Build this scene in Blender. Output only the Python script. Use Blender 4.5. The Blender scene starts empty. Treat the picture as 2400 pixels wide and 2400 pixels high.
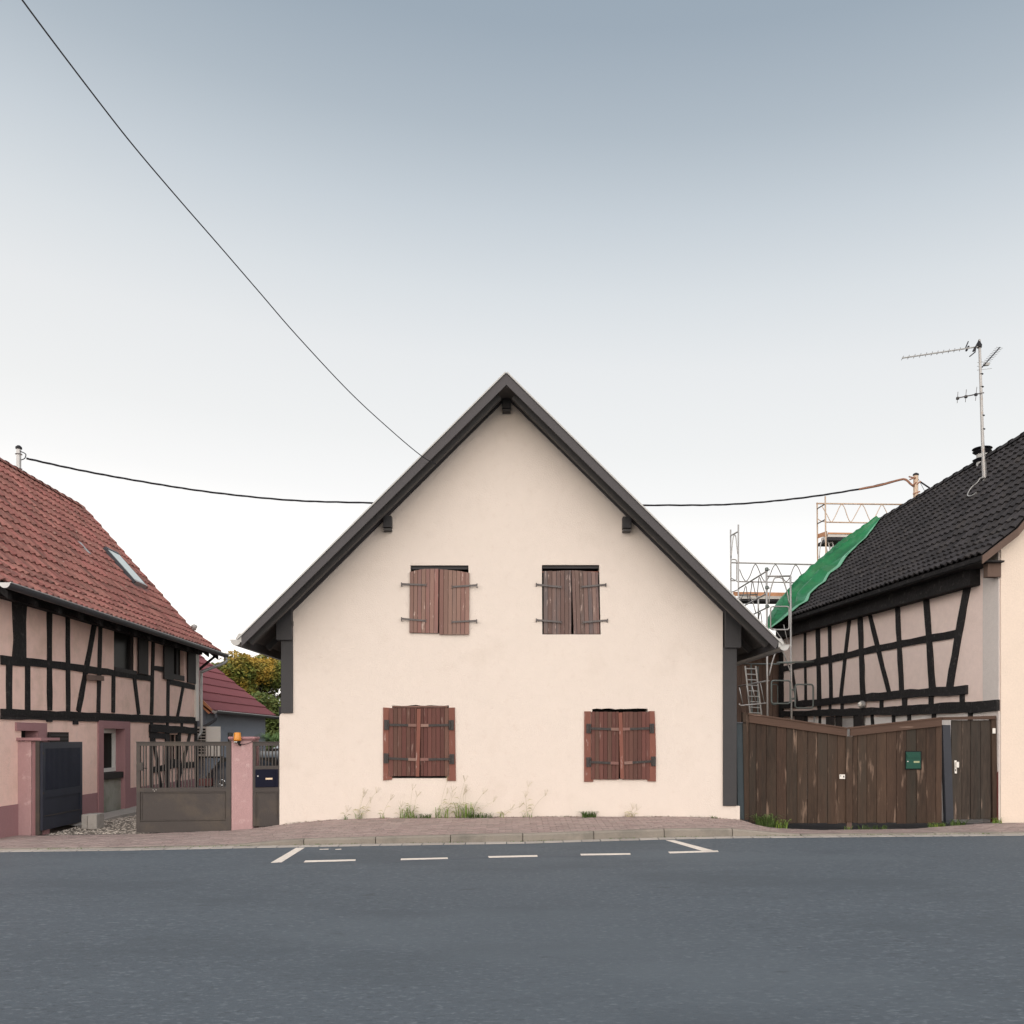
import bpy, bmesh, math, random
from mathutils import Vector, Matrix, noise
from mathutils.geometry import tessellate_polygon
random.seed(7)
scene = bpy.context.scene
R = math.radians

# ------------------------------------------------------------------ camera
CAMH = 1.6
cam_d = bpy.data.cameras.new('camera'); cam = bpy.data.objects.new('camera', cam_d)
scene.collection.objects.link(cam); scene.camera = cam
cam.location = (0, 0, CAMH); cam.rotation_euler = (R(90), 0, 0)
cam_d.sensor_width = 36; cam_d.lens = 30; cam_d.shift_y = 0.22
cam_d.clip_start = .1; cam_d.clip_end = 2000

# ------------------------------------------------------------------ sky
SUN_EL, SUN_AZ = 9, -172      # azimuth from +Y towards +X : light comes from behind the viewer, left
world = bpy.data.worlds.new("World"); scene.world = world; world.use_nodes = True
wn = world.node_tree.nodes; wl = world.node_tree.links
for n in list(wn): wn.remove(n)
wo = wn.new('ShaderNodeOutputWorld'); bg = wn.new('ShaderNodeBackground'); bg.inputs[1].default_value = 1.0
sky = wn.new('ShaderNodeTexSky'); sky.sky_type = 'NISHITA'; sky.sun_disc = False
sky.sun_elevation = R(SUN_EL); sky.sun_rotation = R(SUN_AZ)
sky.air_density = 1.0; sky.dust_density = 2.5; sky.ozone_density = 1.2
sk = wn.new('ShaderNodeVectorMath'); sk.operation = 'SCALE'; sk.inputs['Scale'].default_value = 0.08
wl.new(sky.outputs[0], sk.inputs[0])
tc = wn.new('ShaderNodeTexCoord'); sep = wn.new('ShaderNodeVectorMath'); sep.operation = 'DOT_PRODUCT'
sep.inputs[1].default_value = Vector((0.06, 0.0, 1.0)).normalized()
wl.new(tc.outputs['Generated'], sep.inputs[0])
rp = wn.new('ShaderNodeValToRGB'); cr = rp.color_ramp; cr.interpolation = 'LINEAR'
SKYR = [(0.0, (.88, .83, .79)), (.10, (.84, .80, .765)), (.19, (.70, .675, .65)), (.26, (.585, .575, .565)), (.32, (.535, .533, .526)), (.40, (.495, .500, .502)), (.46, (.432, .451, .464)), (.52, (.352, .382, .408)), (.58, (.265, .300, .333)), (.64, (.205, .243, .282)), (.72, (.175, .215, .258)), (1.0, (.13, .165, .21))]
while len(cr.elements) < len(SKYR): cr.elements.new(.5)
for e, (p, c) in zip(cr.elements, SKYR): e.position = p; e.color = (*c, 1)
wl.new(sep.outputs['Value'], rp.inputs[0])
mx = wn.new('ShaderNodeMix'); mx.data_type = 'RGBA'; mx.inputs[0].default_value = .88
wl.new(sk.outputs[0], mx.inputs[6]); wl.new(rp.outputs[0], mx.inputs[7])
wl.new(mx.outputs[2], bg.inputs[0]); wl.new(bg.outputs[0], wo.inputs[0])

# ------------------------------------------------------------------ sun (soft, dusk glow)
sl = bpy.data.lights.new('sun', 'SUN'); sl.energy = 2.7; sl.angle = R(150); sl.color = (1, .93, .885)
so = bpy.data.objects.new('sun', sl); scene.collection.objects.link(so)
sd = Vector((math.sin(R(SUN_AZ)) * math.cos(R(SUN_EL)), math.cos(R(SUN_AZ)) * math.cos(R(SUN_EL)), math.sin(R(SUN_EL))))
so.rotation_euler = sd.to_track_quat('Z', 'Y').to_euler()
scene.view_settings.view_transform = 'Standard'; scene.view_settings.look = 'None'
scene.view_settings.exposure = 0.85; scene.view_settings.gamma = 1.0

# ------------------------------------------------------------------ helpers
def P(px, py, Y): return Vector(((px - 1200) * Y / 2000, Y, CAMH - (py - 1728) * Y / 2000))
def lin(v):
    v /= 255; return v / 12.92 if v <= .04045 else ((v + .055) / 1.055) ** 2.4
def C(r, g, b, k=1.0): return (lin(r) * k, lin(g) * k, lin(b) * k)
def interp(tab, x):
    if x <= tab[0][0]: return tab[0][1]
    for (a, va), (b, vb) in zip(tab, tab[1:]):
        if x <= b: return va + (vb - va) * (x - a) / (b - a)
    return tab[-1][1]

def mat(name, col, rough=.8, var=.12, scale=2.0, bump=0.0, bscale=60, island=0.0, spec=.3, metal=0.0,
        stretch=(1, 1, 1), spots=(), alpha=None, emit=None, fine=.06, hue=0.0, objrand=True):
    m = bpy.data.materials.new(name); m.use_nodes = True
    nt = m.node_tree; N = nt.nodes; L = nt.links
    b = N['Principled BSDF']; b.inputs['Roughness'].default_value = rough
    b.inputs['Specular IOR Level'].default_value = spec; b.inputs['Metallic'].default_value = metal
    geo = N.new('ShaderNodeNewGeometry'); oi = N.new('ShaderNodeObjectInfo')
    rs = N.new('ShaderNodeMath'); rs.operation = 'ADD'
    L.new(oi.outputs['Random'], rs.inputs[0]); L.new(geo.outputs['Random Per Island'], rs.inputs[1])
    fr = N.new('ShaderNodeMath'); fr.operation = 'FRACT'; L.new(rs.outputs[0], fr.inputs[0])
    mp = N.new('ShaderNodeVectorMath'); mp.operation = 'MULTIPLY'; mp.inputs[1].default_value = stretch
    L.new(geo.outputs['Position'], mp.inputs[0])
    vec = mp.outputs[0]
    if objrand and island:
        sc = N.new('ShaderNodeMath'); sc.operation = 'MULTIPLY'; sc.inputs[1].default_value = 37.0; L.new(fr.outputs[0], sc.inputs[0])
        ad = N.new('ShaderNodeVectorMath'); ad.operation = 'ADD'; L.new(vec, ad.inputs[0]); L.new(sc.outputs[0], ad.inputs[1]); vec = ad.outputs[0]
    def nz(s, d=4, rg=.6):
        n = N.new('ShaderNodeTexNoise'); n.inputs['Scale'].default_value = s; n.inputs['Detail'].default_value = d
        n.inputs['Roughness'].default_value = rg; L.new(vec, n.inputs['Vector']); return n
    def mathn(op, a, bb):
        n = N.new('ShaderNodeMath'); n.operation = op
        for i, v in enumerate((a, bb)):
            if isinstance(v, (int, float)): n.inputs[i].default_value = v
            else: L.new(v, n.inputs[i])
        return n.outputs[0]
    n1 = nz(scale); n2 = nz(scale * 14, 3)
    v = mathn('MULTIPLY', mathn('SUBTRACT', n1.outputs['Fac'], .5), var * 3)
    v = mathn('ADD', v, mathn('MULTIPLY', mathn('SUBTRACT', n2.outputs['Fac'], .5), fine * 3))
    if island: v = mathn('ADD', v, mathn('MULTIPLY', mathn('SUBTRACT', fr.outputs[0], .5), island * 2))
    v = mathn('ADD', v, 1.0)
    sc = N.new('ShaderNodeVectorMath'); sc.operation = 'SCALE'; sc.inputs[0].default_value = col; L.new(v, sc.inputs['Scale'])
    out = sc.outputs[0]
    if hue:
        hs = N.new('ShaderNodeHueSaturation'); L.new(out, hs.inputs['Color'])
        wn_ = N.new('ShaderNodeTexWhiteNoise'); wn_.noise_dimensions = '1D'; L.new(fr.outputs[0], wn_.inputs['W'])
        L.new(mathn('ADD', mathn('MULTIPLY', mathn('SUBTRACT', wn_.outputs['Value'], .5), hue), .5), hs.inputs['Hue'])
        L.new(mathn('ADD', mathn('MULTIPLY', wn_.outputs['Value'], hue * -6), 1.0 + hue * 3), hs.inputs['Saturation'])
        out = hs.outputs[0]
    for (sc_col, sscale, lo, hi, amt) in spots:
        n = nz(sscale, 5, .65)
        mr = N.new('ShaderNodeMapRange'); mr.inputs['From Min'].default_value = lo; mr.inputs['From Max'].default_value = hi
        L.new(n.outputs['Fac'], mr.inputs['Value'])
        mm = N.new('ShaderNodeMix'); mm.data_type = 'RGBA'; L.new(mathn('MULTIPLY', mr.outputs[0], amt), mm.inputs[0])
        L.new(out, mm.inputs[6]); mm.inputs[7].default_value = (*sc_col, 1); out = mm.outputs[2]
    L.new(out, b.inputs['Base Color'])
    if bump:
        nb = nz(bscale, 4, .6); bp = N.new('ShaderNodeBump'); bp.inputs['Strength'].default_value = bump; bp.inputs['Distance'].default_value = .02
        L.new(nb.outputs['Fac'], bp.inputs['Height']); L.new(bp.outputs[0], b.inputs['Normal'])
    if alpha is not None: b.inputs['Alpha'].default_value = alpha
    if emit:
        b.inputs['Emission Color'].default_value = (*emit[0], 1); b.inputs['Emission Strength'].default_value = emit[1]
    return m

class MB:
    def __init__(s): s.v = []; s.f = []
    def quad(s, *p):
        i = len(s.v); s.v += [Vector(q) for q in p]; s.f.append(tuple(range(i, i + len(p)))); return s
    def obox(s, o, a, b, c):           # corner + three edge vectors
        i = len(s.v); o, a, b, c = Vector(o), Vector(a), Vector(b), Vector(c)
        s.v += [o, o + a, o + a + b, o + b, o + c, o + a + c, o + a + b + c, o + b + c]
        fs = [(3, 2, 1, 0), (4, 5, 6, 7), (0, 1, 5, 4), (1, 2, 6, 5), (2, 3, 7, 6), (3, 0, 4, 7)]
        if a.cross(b).dot(c) < 0: fs = [tuple(reversed(f)) for f in fs]
        s.f += [tuple(i + k for k in f) for f in fs]; return s
    def box(s, x0, x1, y0, y1, z0, z1): return s.obox((x0, y0, z0), (x1 - x0, 0, 0), (0, y1 - y0, 0), (0, 0, z1 - z0))
    def cbox(s, c, a, b, cc):          # centre + full edge vectors
        a, b, cc = Vector(a), Vector(b), Vector(cc); return s.obox(Vector(c) - (a + b + cc) / 2, a, b, cc)
    def bar(s, p, q, w, d, nrm):       # beam from p to q, width w across, depth d along nrm (p,q on the back face)
        p, q, n = Vector(p), Vector(q), Vector(nrm).normalized(); t = (q - p); u = t.cross(n).normalized() * w
        return s.obox(p - u / 2, t, u, n * d)
    def rough_bar(s, p, q, w, d, nrm, seg=6, j=.15):
        p, q, n = Vector(p), Vector(q), Vector(nrm).normalized(); t = q - p; u = t.cross(n).normalized()
        seg = max(2, int(t.length / .3)); i0 = len(s.v)
        for k in range(seg + 1):
            c = p + t * (k / seg); a = w / 2 * (1 + random.uniform(-j, j)); b = w / 2 * (1 + random.uniform(-j, j))
            s.v += [c - u * a, c + u * b, c + u * b + n * d, c - u * a + n * d]
        for k in range(seg):
            a = i0 + 4 * k; b = a + 4
            for m in range(4): s.f.append((a + m, b + m, b + (m + 1) % 4, a + (m + 1) % 4))
        s.f.append((i0, i0 + 1, i0 + 2, i0 + 3)); e = i0 + 4 * seg; s.f.append((e + 3, e + 2, e + 1, e)); return s
    def tube(s, pts, r, n=6, closed=False, cap=True):
        pts = [Vector(p) for p in pts]; m = len(pts); i0 = len(s.v); up = None
        for k, p in enumerate(pts):
            if closed: t = pts[(k + 1) % m] - pts[k - 1]
            else: t = pts[min(k + 1, m - 1)] - pts[max(k - 1, 0)]
            t.normalize()
            if up is None: up = t.orthogonal().normalized()
            up = (up - t * up.dot(t)); up = up.normalized() if up.length > 1e-6 else t.orthogonal().normalized()
            w = t.cross(up); rr = r[k] if isinstance(r, (list, tuple)) else r
            for a in range(n): s.v.append(p + (up * math.cos(2 * math.pi * a / n) + w * math.sin(2 * math.pi * a / n)) * rr)
        for k in range(m if closed else m - 1):
            a, b = i0 + n * k, i0 + n * ((k + 1) % m)
            for q in range(n): s.f.append((a + q, a + (q + 1) % n, b + (q + 1) % n, b + q))
        if cap and not closed:
            s.f.append(tuple(i0 + q for q in reversed(range(n)))); s.f.append(tuple(i0 + n * (m - 1) + q for q in range(n)))
        return s
    def lathe(s, c, prof, n=16):       # prof: (r, z)
        return s.tube([Vector(c) + Vector((0, 0, z)) for r, z in prof], [max(r, .0005) for r, z in prof], n)
    def prism(s, loops, f, d):         # loops: outer + holes in 2d ; f(u,v)->3d ; d: depth vector
        d = Vector(d); flat = [q for l in loops for q in l]; i0 = len(s.v)
        tris = tessellate_polygon([[Vector((a, b, 0)) for a, b in l] for l in loops])
        s.v += [f(*q) for q in flat]; s.v += [f(*q) + d for q in flat]; n = len(flat)
        for t in tris:
            s.f.append(tuple(i0 + k for k in t)); s.f.append(tuple(i0 + n + k for k in reversed(t)))
        o = 0
        for l in loops:
            for k in range(len(l)):
                a, b = o + k, o + (k + 1) % len(l); s.f.append((i0 + a, i0 + b, i0 + n + b, i0 + n + a))
            o += len(l)
        return s
    def build(s, name, m, parent=None, smooth=False, kind=None, label=None, bevel=0):
        me = bpy.data.meshes.new(name); off = world_of(parent)
        me.from_pydata([v - off for v in s.v], [], s.f); me.update()
        bm = bmesh.new(); bm.from_mesh(me); bmesh.ops.recalc_face_normals(bm, faces=bm.faces); bm.to_mesh(me); bm.free()
        me.materials.append(m)
        if smooth: me.shade_smooth()
        o = bpy.data.objects.new(name, me); scene.collection.objects.link(o); o.parent = parent
        if bevel:
            md = o.modifiers.new('bevel', 'BEVEL'); md.width = bevel; md.segments = 1; md.limit_method = 'ANGLE'
        if kind: o['kind'] = kind
        if label: o['label'] = label
        return o
def world_of(o):
    v = Vector((0, 0, 0))
    while o is not None: v += o.location; o = o.parent
    return v
def thing(name, label, cat, loc=(0, 0, 0), group=None):
    o = bpy.data.objects.new(name, None); scene.collection.objects.link(o); o.location = loc; o.empty_display_size = .2
    o['label'] = label; o['category'] = cat
    if group: o['group'] = group
    return o
def tag(o, label, cat, group=None):
    o['label'] = label; o['category'] = cat
    if group: o['group'] = group
    return o
def smoothpts(pts, k=4, closed=False):
    pts = [Vector(p) for p in pts]; out = []; n = len(pts)
    for i in range(n if closed else n - 1):
        a = pts[(i - 1) % n] if closed or i > 0 else pts[i]; b = pts[i]; c = pts[(i + 1) % n]
        d = pts[(i + 2) % n] if closed or i < n - 2 else c
        for j in range(k):
            t = j / k
            out.append(.5 * ((2 * b) + (c - a) * t + (2 * a - 5 * b + 4 * c - d) * t * t + (3 * b - a - 3 * c + d) * t ** 3))
    if not closed: out.append(pts[-1])
    return out

# ------------------------------------------------------------------ materials
M = {}
M['stucco'] = mat('cream_render', (.675, .59, .52), .92, .022, .45, .4, 45, spec=.15, fine=.02, spots=(((.60, .50, .43), 7, .56, .70, .35), (( .56, .475, .405), 1.2, .56, .75, .35),))
M['trim'] = mat('anthracite_trim', (.042, .040, .041), .6, .08, 3, .12, 90)
M['barge'] = mat('grey_brown_barge_paint', (.066, .060, .062), .6, .06, 3, .12, 90)
M['soffit'] = mat('soffit_paint', (.060, .056, .054), .6, .1, 2, .1, 60, island=.15)
M['tile_dark'] = mat('dark_roof_tile', (.030, .0265, .0275), .75, .2, 1.6, .25, 40, island=.35, fine=.2, spots=(((.085, .078, .07), 5, .58, .70, .4), ((.05, .042, .038), 1.1, .52, .64, .6)))
M['tile_red'] = mat('red_roof_tile', (.30, .125, .103), .85, .2, 1.2, .3, 40, island=.22, fine=.2, hue=.010,
                    spots=(((.11, .06, .05), 1.3, .50, .66, .7), ((.45, .32, .26), 9, .60, .70, .55)))
M['tile_wine'] = mat('wine_roof_tile', (.22, .065, .070), .7, .08, 2, .15, 40, island=.08)
M['pinkwall'] = mat('salmon_render', (.87, .615, .53), .92, .08, .8, .45, 40, spec=.15, fine=.05,
                    spots=(((.60, .42, .33), 1.6, .50, .72, .6), ((.70, .53, .45), 5, .56, .7, .4)))
M['mauve'] = mat('mauve_paint', (.34, .19, .195), .9, .07, 1.5, .4, 45, spec=.15, spots=(((.26, .145, .14), 3, .55, .75, .4),))
M['pinkpillar'] = mat('pink_pillar_render', (.42, .265, .26), .92, .06, 1.5, .5, 50, spec=.15, spots=(((.62, .46, .44), 5, .58, .66, .45),))
M['greywall'] = mat('beige_render', (.80, .64, .57), .92, .05, .7, .4, 40, spec=.15, spots=(((.64, .50, .43), 1.4, .52, .75, .4),))
M['whitewall'] = mat('white_lime_render', (.76, .71, .67), .92, .05, 1.5, .4, 40, spec=.15)
M['pilaster'] = mat('grey_lime_pilaster', (.60, .54, .50), .92, .05, 1.0, .4, 40, spec=.15)
M['beam'] = mat('black_timber', (.020, .018, .018), .85, .3, 2, .8, 18, island=.25, fine=.3, spots=(((.09, .08, .075), 11, .57, .68, .45),), spec=.2)
M['shut_up'] = mat('faded_shutter_wood', (.225, .128, .104), .85, .15, 3, .4, 20, island=.15, stretch=(1, 1, .18), hue=.02,
                   spots=(((.17, .12, .11), 2.2, .5, .68, .7), ((.55, .42, .36), 22, .63, .69, .8)))
M['shut_up2'] = mat('greyed_shutter_wood', (.165, .105, .090), .85, .2, 3, .4, 20, island=.22, stretch=(1, 1, .18), hue=.02,
                    spots=(((.11, .10, .10), 2.2, .48, .62, .75), ((.50, .38, .33), 20, .60, .68, .7)))
M['shut_low'] = mat('brown_shutter_wood', (.112, .052, .040), .8, .18, 3, .4, 20, island=.2, stretch=(1, 1, .16), hue=.02,
                    spots=(((.34, .25, .21), 20, .61, .70, .45),))
M['shut_frame'] = mat('red_brown_frame', (.19, .075, .054), .8, .15, 3, .4, 30, island=.05, stretch=(1, 1, .25),
                      spots=(((.50, .38, .34), 18, .61, .69, .6),))
M['iron'] = mat('weathered_iron', (.13, .115, .11), .6, .25, 20, .4, 80, metal=.35, spots=(((.45, .42, .38), 60, .62, .72, .7),))
M['iron_dark'] = mat('dark_iron', (.055, .048, .045), .6, .25, 20, .4, 80, metal=.3, spots=(((.45, .40, .36), 50, .63, .72, .6),))
M['black'] = mat('dark_void', (.012, .012, .012), .9, .1)
M['darkmetal'] = mat('brown_grey_gate_paint', (.056, .047, .042), .55, .12, 2.5, .15, 60, spots=(((.11, .085, .06), 2, .5, .7, .5),))
M['bluemetal'] = mat('blue_black_gate_paint', (.020, .023, .036), .5, .2, 3, .15, 60)
M['asphalt'] = mat('asphalt', (.088, .105, .121), .82, .10, .35, .6, 60, fine=.03, spec=.3, stretch=(.45, 1, 1),
                   spots=(((.18, .205, .225), 34, .54, .66, .65), ((.05, .06, .068), 27, .55, .66, .55), ((.074, .089, .102), .6, .50, .60, .6), ((.108, .128, .144), .25, .5, .6, .6), ((.05, .058, .064), 3.5, .64, .70, .5)))
M['patch'] = mat('asphalt_patch', (.09, .104, .122), .82, .10, .8, .7, 130, fine=.05, spots=(((.15, .155, .17), 90, .60, .70, .6),))
M['paint'] = mat('road_paint', (.74, .67, .59), .7, .06, 3, .3, 80, spots=(((.20, .20, .20), 30, .58, .66, .55),))
M['paver'] = mat('pink_grey_paver', (.30, .232, .210), .9, .10, 1.2, .4, 70, island=.13, hue=.015, spots=(((.17, .14, .13), 1.6, .52, .7, .5), ((.14, .12, .11), 25, .62, .72, .4)))
M['joint'] = mat('sandy_joint', (.07, .06, .052), .95, .2, 4, .5, 80)
M['kerb'] = mat('kerb_concrete', (.245, .215, .18), .9, .12, 1.5, .5, 80, island=.08, spots=(((.10, .095, .08), 1.4, .50, .70, .65), ((.40, .36, .31), 120, .58, .68, .5)))
M['sett'] = mat('pale_gutter_sett', (.38, .345, .31), .9, .1, 3, .4, 80, island=.12, spots=(((.18, .16, .14), 6, .55, .7, .5),))
M['yard'] = mat('courtyard_ground', (.20, .17, .14), .95, .2, 1.2, .6, 60, spots=(((.10, .085, .07), 3, .5, .65, .6),))
M['earth'] = mat('dark_asphalt_apron', (.075, .072, .072), .9, .2, 2, .6, 70)
M['field'] = mat('rough_ground', (.12, .12, .07), .95, .2, .3, .4, 10)
M['gravel'] = mat('gravel_stone', (.40, .35, .30), .9, .1, 5, .2, 60, island=.35)
M['conc'] = mat('pale_concrete', (.36, .33, .30), .9, .1, 1.5, .4, 60, spots=(((.20, .18, .16), 3, .5, .7, .5),))
M['grime'] = mat('green_grey_panel', (.30, .29, .25), .9, .15, 2, .4, 60, spots=(((.16, .17, .12), 2.5, .5, .7, .6),))
M['gatewood'] = mat('dark_brown_gate_wood', (.050, .029, .0185), .8, .42, 2.2, .6, 16, island=.34, stretch=(1, 1, .13), hue=.008, fine=.35,
                    spots=(((.036, .030, .022), 1.4, .5, .68, .7), ((.24, .16, .115), 7, .60, .68, .7)))
M['gaterail'] = mat('brown_gate_rail', (.080, .046, .032), .8, .2, 2.2, .5, 16, island=.1, stretch=(.13, 1, 1), spots=(((.26, .18, .14), 10, .63, .72, .7),))
M['teal'] = mat('teal_black_post', (.035, .048, .055), .6, .15, 4, .2, 60)
M['barn'] = mat('brown_cladding', (.115, .075, .058), .85, .2, 2, .4, 20, island=.15, stretch=(1, 1, .15))
M['green_box'] = mat('green_letterbox', (.006, .055, .035), .55, .12, 5, .05, 60)
M['cream'] = mat('cream_plastic', (.70, .66, .60), .5, .04)
M['navy'] = mat('navy_letterbox', (.008, .009, .020), .6, .1, spec=.1)
M['label'] = mat('name_label', (.72, .55, .38), .5, .04)
M['orange'] = mat('orange_lens', (.58, .22, .02), .3, .06, spec=.5)
M['zinc'] = mat('zinc', (.42, .41, .40), .42, .12, 4, .1, 30, metal=.55)
M['zincdark'] = mat('dark_zinc', (.075, .078, .088), .45, .15, 3, .1, 30, metal=.4)
M['zincpale'] = mat('pale_zinc', (.42, .41, .39), .5, .06, 4, metal=.2)
M['galv'] = mat('galvanised_tube', (.40, .385, .37), .5, .15, 6, .1, 40, metal=.5, spots=(((.30, .20, .13), 8, .56, .70, .5),))
M['galvglow'] = mat('galvanised_tube_glow', (.50, .38, .28), .5, .15, 6, .1, 40, metal=.35, spots=(((.42, .22, .11), 6, .5, .66, .6),))  # warm evening light on the high tubes is put into this colour
M['galvgreen'] = mat('green_grey_tube', (.16, .18, .17), .5, .15, 6, .1, 40, metal=.4)
M['deckwood'] = mat('scaffold_board', (.48, .24, .13), .8, .2, 3, .3, 20)  # wood tone pushed to orange for evening glow on the boards
M['deckmetal'] = mat('scaffold_deck', (.50, .47, .43), .6, .1, 3)
M['tarp'] = mat('green_tarpaulin', (.012, .155, .048), .40, .30, 1.5, .6, 5, spec=.5, fine=.15, spots=(((.06, .26, .13), 2.2, .56, .70, .5), ((.006, .075, .024), 1.3, .52, .62, .6)))  # darker blotches put the shade of the folds into the green
M['tarpback'] = mat('pale_green_tarpaulin', (.16, .40, .25), .45, .15, 1.5, .2, 12, spec=.5)
M['glass'] = mat('window_glass', (.022, .022, .020), .2, .05, spec=.12); M['glass'].node_tree.nodes['Principled BSDF'].inputs['IOR'].default_value = 1.18
M['glasspale'] = mat('skylight_glass', (.56, .62, .60), .3, .04, spec=.6)
M['white'] = mat('white_frame', (.68, .66, .62), .5, .04)
M['offwhite'] = mat('offwhite_plastic', (.70, .65, .59), .5, .04)
M['bluewall'] = mat('blue_grey_render', (.23, .25, .29), .9, .05, 1, .4, 50)
M['terracotta'] = mat('orange_tile_edge', (.50, .22, .11), .8, .1)
M['cable'] = mat('black_cable', (.015, .014, .018), .6, .1)
M['copper'] = mat('red_brown_cable_sheath', (.28, .14, .09), .7, .3, 12)  # red brown tone for the cable sleeve and insulators
M['carpaint'] = mat('dark_car_paint', (.008, .009, .012), .3, .05, spec=.4)
M['silver'] = mat('silver_car_paint', (.42, .44, .46), .25, .05, metal=.5)
M['taillight'] = mat('red_tail_light', (.07, .006, .006), .3, .05, spec=.4)
M['chrome'] = mat('chrome', (.75, .75, .75), .15, .02, metal=1)
M['rubber'] = mat('rubber', (.02, .02, .02), .8, .05)
M['bark'] = mat('bark', (.10, .075, .055), .9, .2, 5, .5, 20, stretch=(1, 1, .3))
def leafmat(name, c1, c2, c3, scale):
    m = mat(name, c1, .6, .2, 1, island=.45, spots=((c2, scale, .47, .57, .85), (c3, scale * 1.6, .60, .68, .7)), objrand=False)
    m.node_tree.nodes['Principled BSDF'].inputs['Transmission Weight'].default_value = 0
    return m
M['leaf_glow'] = leafmat('glow_leaf', (.12, .145, .03), (.46, .27, .04), (.62, .31, .12), .33)  # orange patches paint low sun on the crown into the leaves
M['leaf_dark'] = leafmat('dark_leaf', (.060, .090, .028), (.11, .14, .035), (.20, .16, .04), .45)
M['grass'] = mat('grass_blade', (.17, .25, .05), .7, .15, 4, island=.35, hue=.05, objrand=False)
M['drygrass'] = mat('dry_grass_stalk', (.42, .37, .24), .8, .1, 4, island=.3, objrand=False)
M['weedgreen'] = mat('dark_weed', (.085, .135, .035), .7, .2, 4, island=.35, objrand=False)
M['dim_paint'] = mat('dark_brown_shutter', (.022, .017, .016), .7, .2, 4, .2, 30, stretch=(1, 1, .2))
M['board'] = mat('nailed_board', (.17, .115, .095), .85, .2, 4, .3, 30)

# ------------------------------------------------------------------ ground, road, pavement
def zroad(X): return .004 * X
def px_X(tab):      # (px, Y, value) -> (X, value)
    return [((p - 1200) * Y / 2000, v) for p, Y, v in tab]
KB = [(-60, 1995), (50, 1993), (300, 1990), (600, 1984), (880, 1979), (1056, 1976.5), (1226, 1974), (1393, 1969), (1556, 1964.5), (1716, 1961.5), (1850, 1960.5), (2350, 1956), (2520, 1954)]
YK = []
for p, y in KB:
    Y = 13.2
    for _ in range(6): Y = (CAMH - zroad((p - 1200) * Y / 2000)) * 2000 / (y - 1728)
    YK.append(((p - 1200) * Y / 2000, Y))
YK = [(-16, YK[0][1] - .3)] + YK + [(16, YK[-1][1] + .3)]
KH = [(-16, .02), (-4.35, .02), (-3.9, .045), (-3.2, .10), (-1.5, .115), (1.2, .135), (2.4, .14), (3.45, .13), (3.9, .085), (4.45, .03), (16, .03)]
YB = [(-16, 14.3), (-8.0, 14.42), (-6.4, 14.52), (-4.86, 14.72), (-4.5, 14.82), (-4.1, 15.02), (4.03, 15.02), (4.2, 14.97), (16, 14.97)]
ZB = [(-16, -.06), (-8.3, -.055), (-6.4, -.044), (-4.86, -.008), (-4.5, .018), (-4.09, .0625), (-3.75, .1075), (-3, .1675), (-2.25, .19), (0, .205), (.8, .2125), (3.25, .2125),
      (4.0, .155), (4.14, .115), (4.33, .055), (4.57, .014), (4.9, -.005), (5.4, -.031), (7.03, -.005), (7.95, .07), (8.6, .108), (16, .13)]
def yk(X): return interp(YK, X)
def yb(X): return interp(YB, X)
def zkt(X): return zroad(X) + interp(KH, X)
def zside(X, Y):
    a, b = yk(X) + .14, yb(X); t = max(0, min(1.3, (Y - a) / (b - a))); return zkt(X) + (interp(ZB, X) - zkt(X)) * t

g = MB(); g.quad((-500, -300, -.35), (500, -300, -.35), (500, 900, -.35), (-500, 900, -.35))
g.build('ground', M['field'], kind='structure')
def sheet(name, m, xs, yf, zf, ny, kind='structure', parent=None):
    g = MB()
    for X in xs:
        y0, y1 = yf(X)
        for j in range(ny + 1):
            Y = y0 + (y1 - y0) * j / ny; g.v.append(Vector((X, Y, zf(X, Y))))
    for i in range(len(xs) - 1):
        for j in range(ny):
            a = i * (ny + 1) + j; g.f.append((a, a + ny + 1, a + ny + 2, a + 1))
    return g.build(name, m, parent, smooth=True, kind=kind)
XS = [-16 + .25 * i for i in range(129)]
XL = [-300, -120, -50, -30] + XS + [30, 50, 120, 300]
road = sheet('road', M['asphalt'], XL, lambda X: (-9, yk(X) + .05), lambda X, Y: zroad(max(-16, min(16, X))), 4)
pav = sheet('pavement', M['joint'], XS, lambda X: (yk(X) + .02, yb(X) + .15), lambda X, Y: zside(X, Y) - .012, 10)
def zyard(X, Y):
    t = max(0, min(1, (Y - 14.9) / 1.5)); z0 = interp(ZB, X) - .03; return z0 + (-.035 - z0) * t
courtyard = sheet('courtyard', M['yard'], [x for x in XS if x <= -4.0], lambda X: (yb(X) + .02, 60), lambda X, Y: -.05 if Y > 17 else min(zyard(X, Y), .02), 60)
side_yard = sheet('side_yard', M['earth'], [x for x in XS if x >= 4.0], lambda X: (yb(X) + .02, 60), lambda X, Y: min(zyard(X, Y), interp(ZB, X) - .02), 60)

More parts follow.
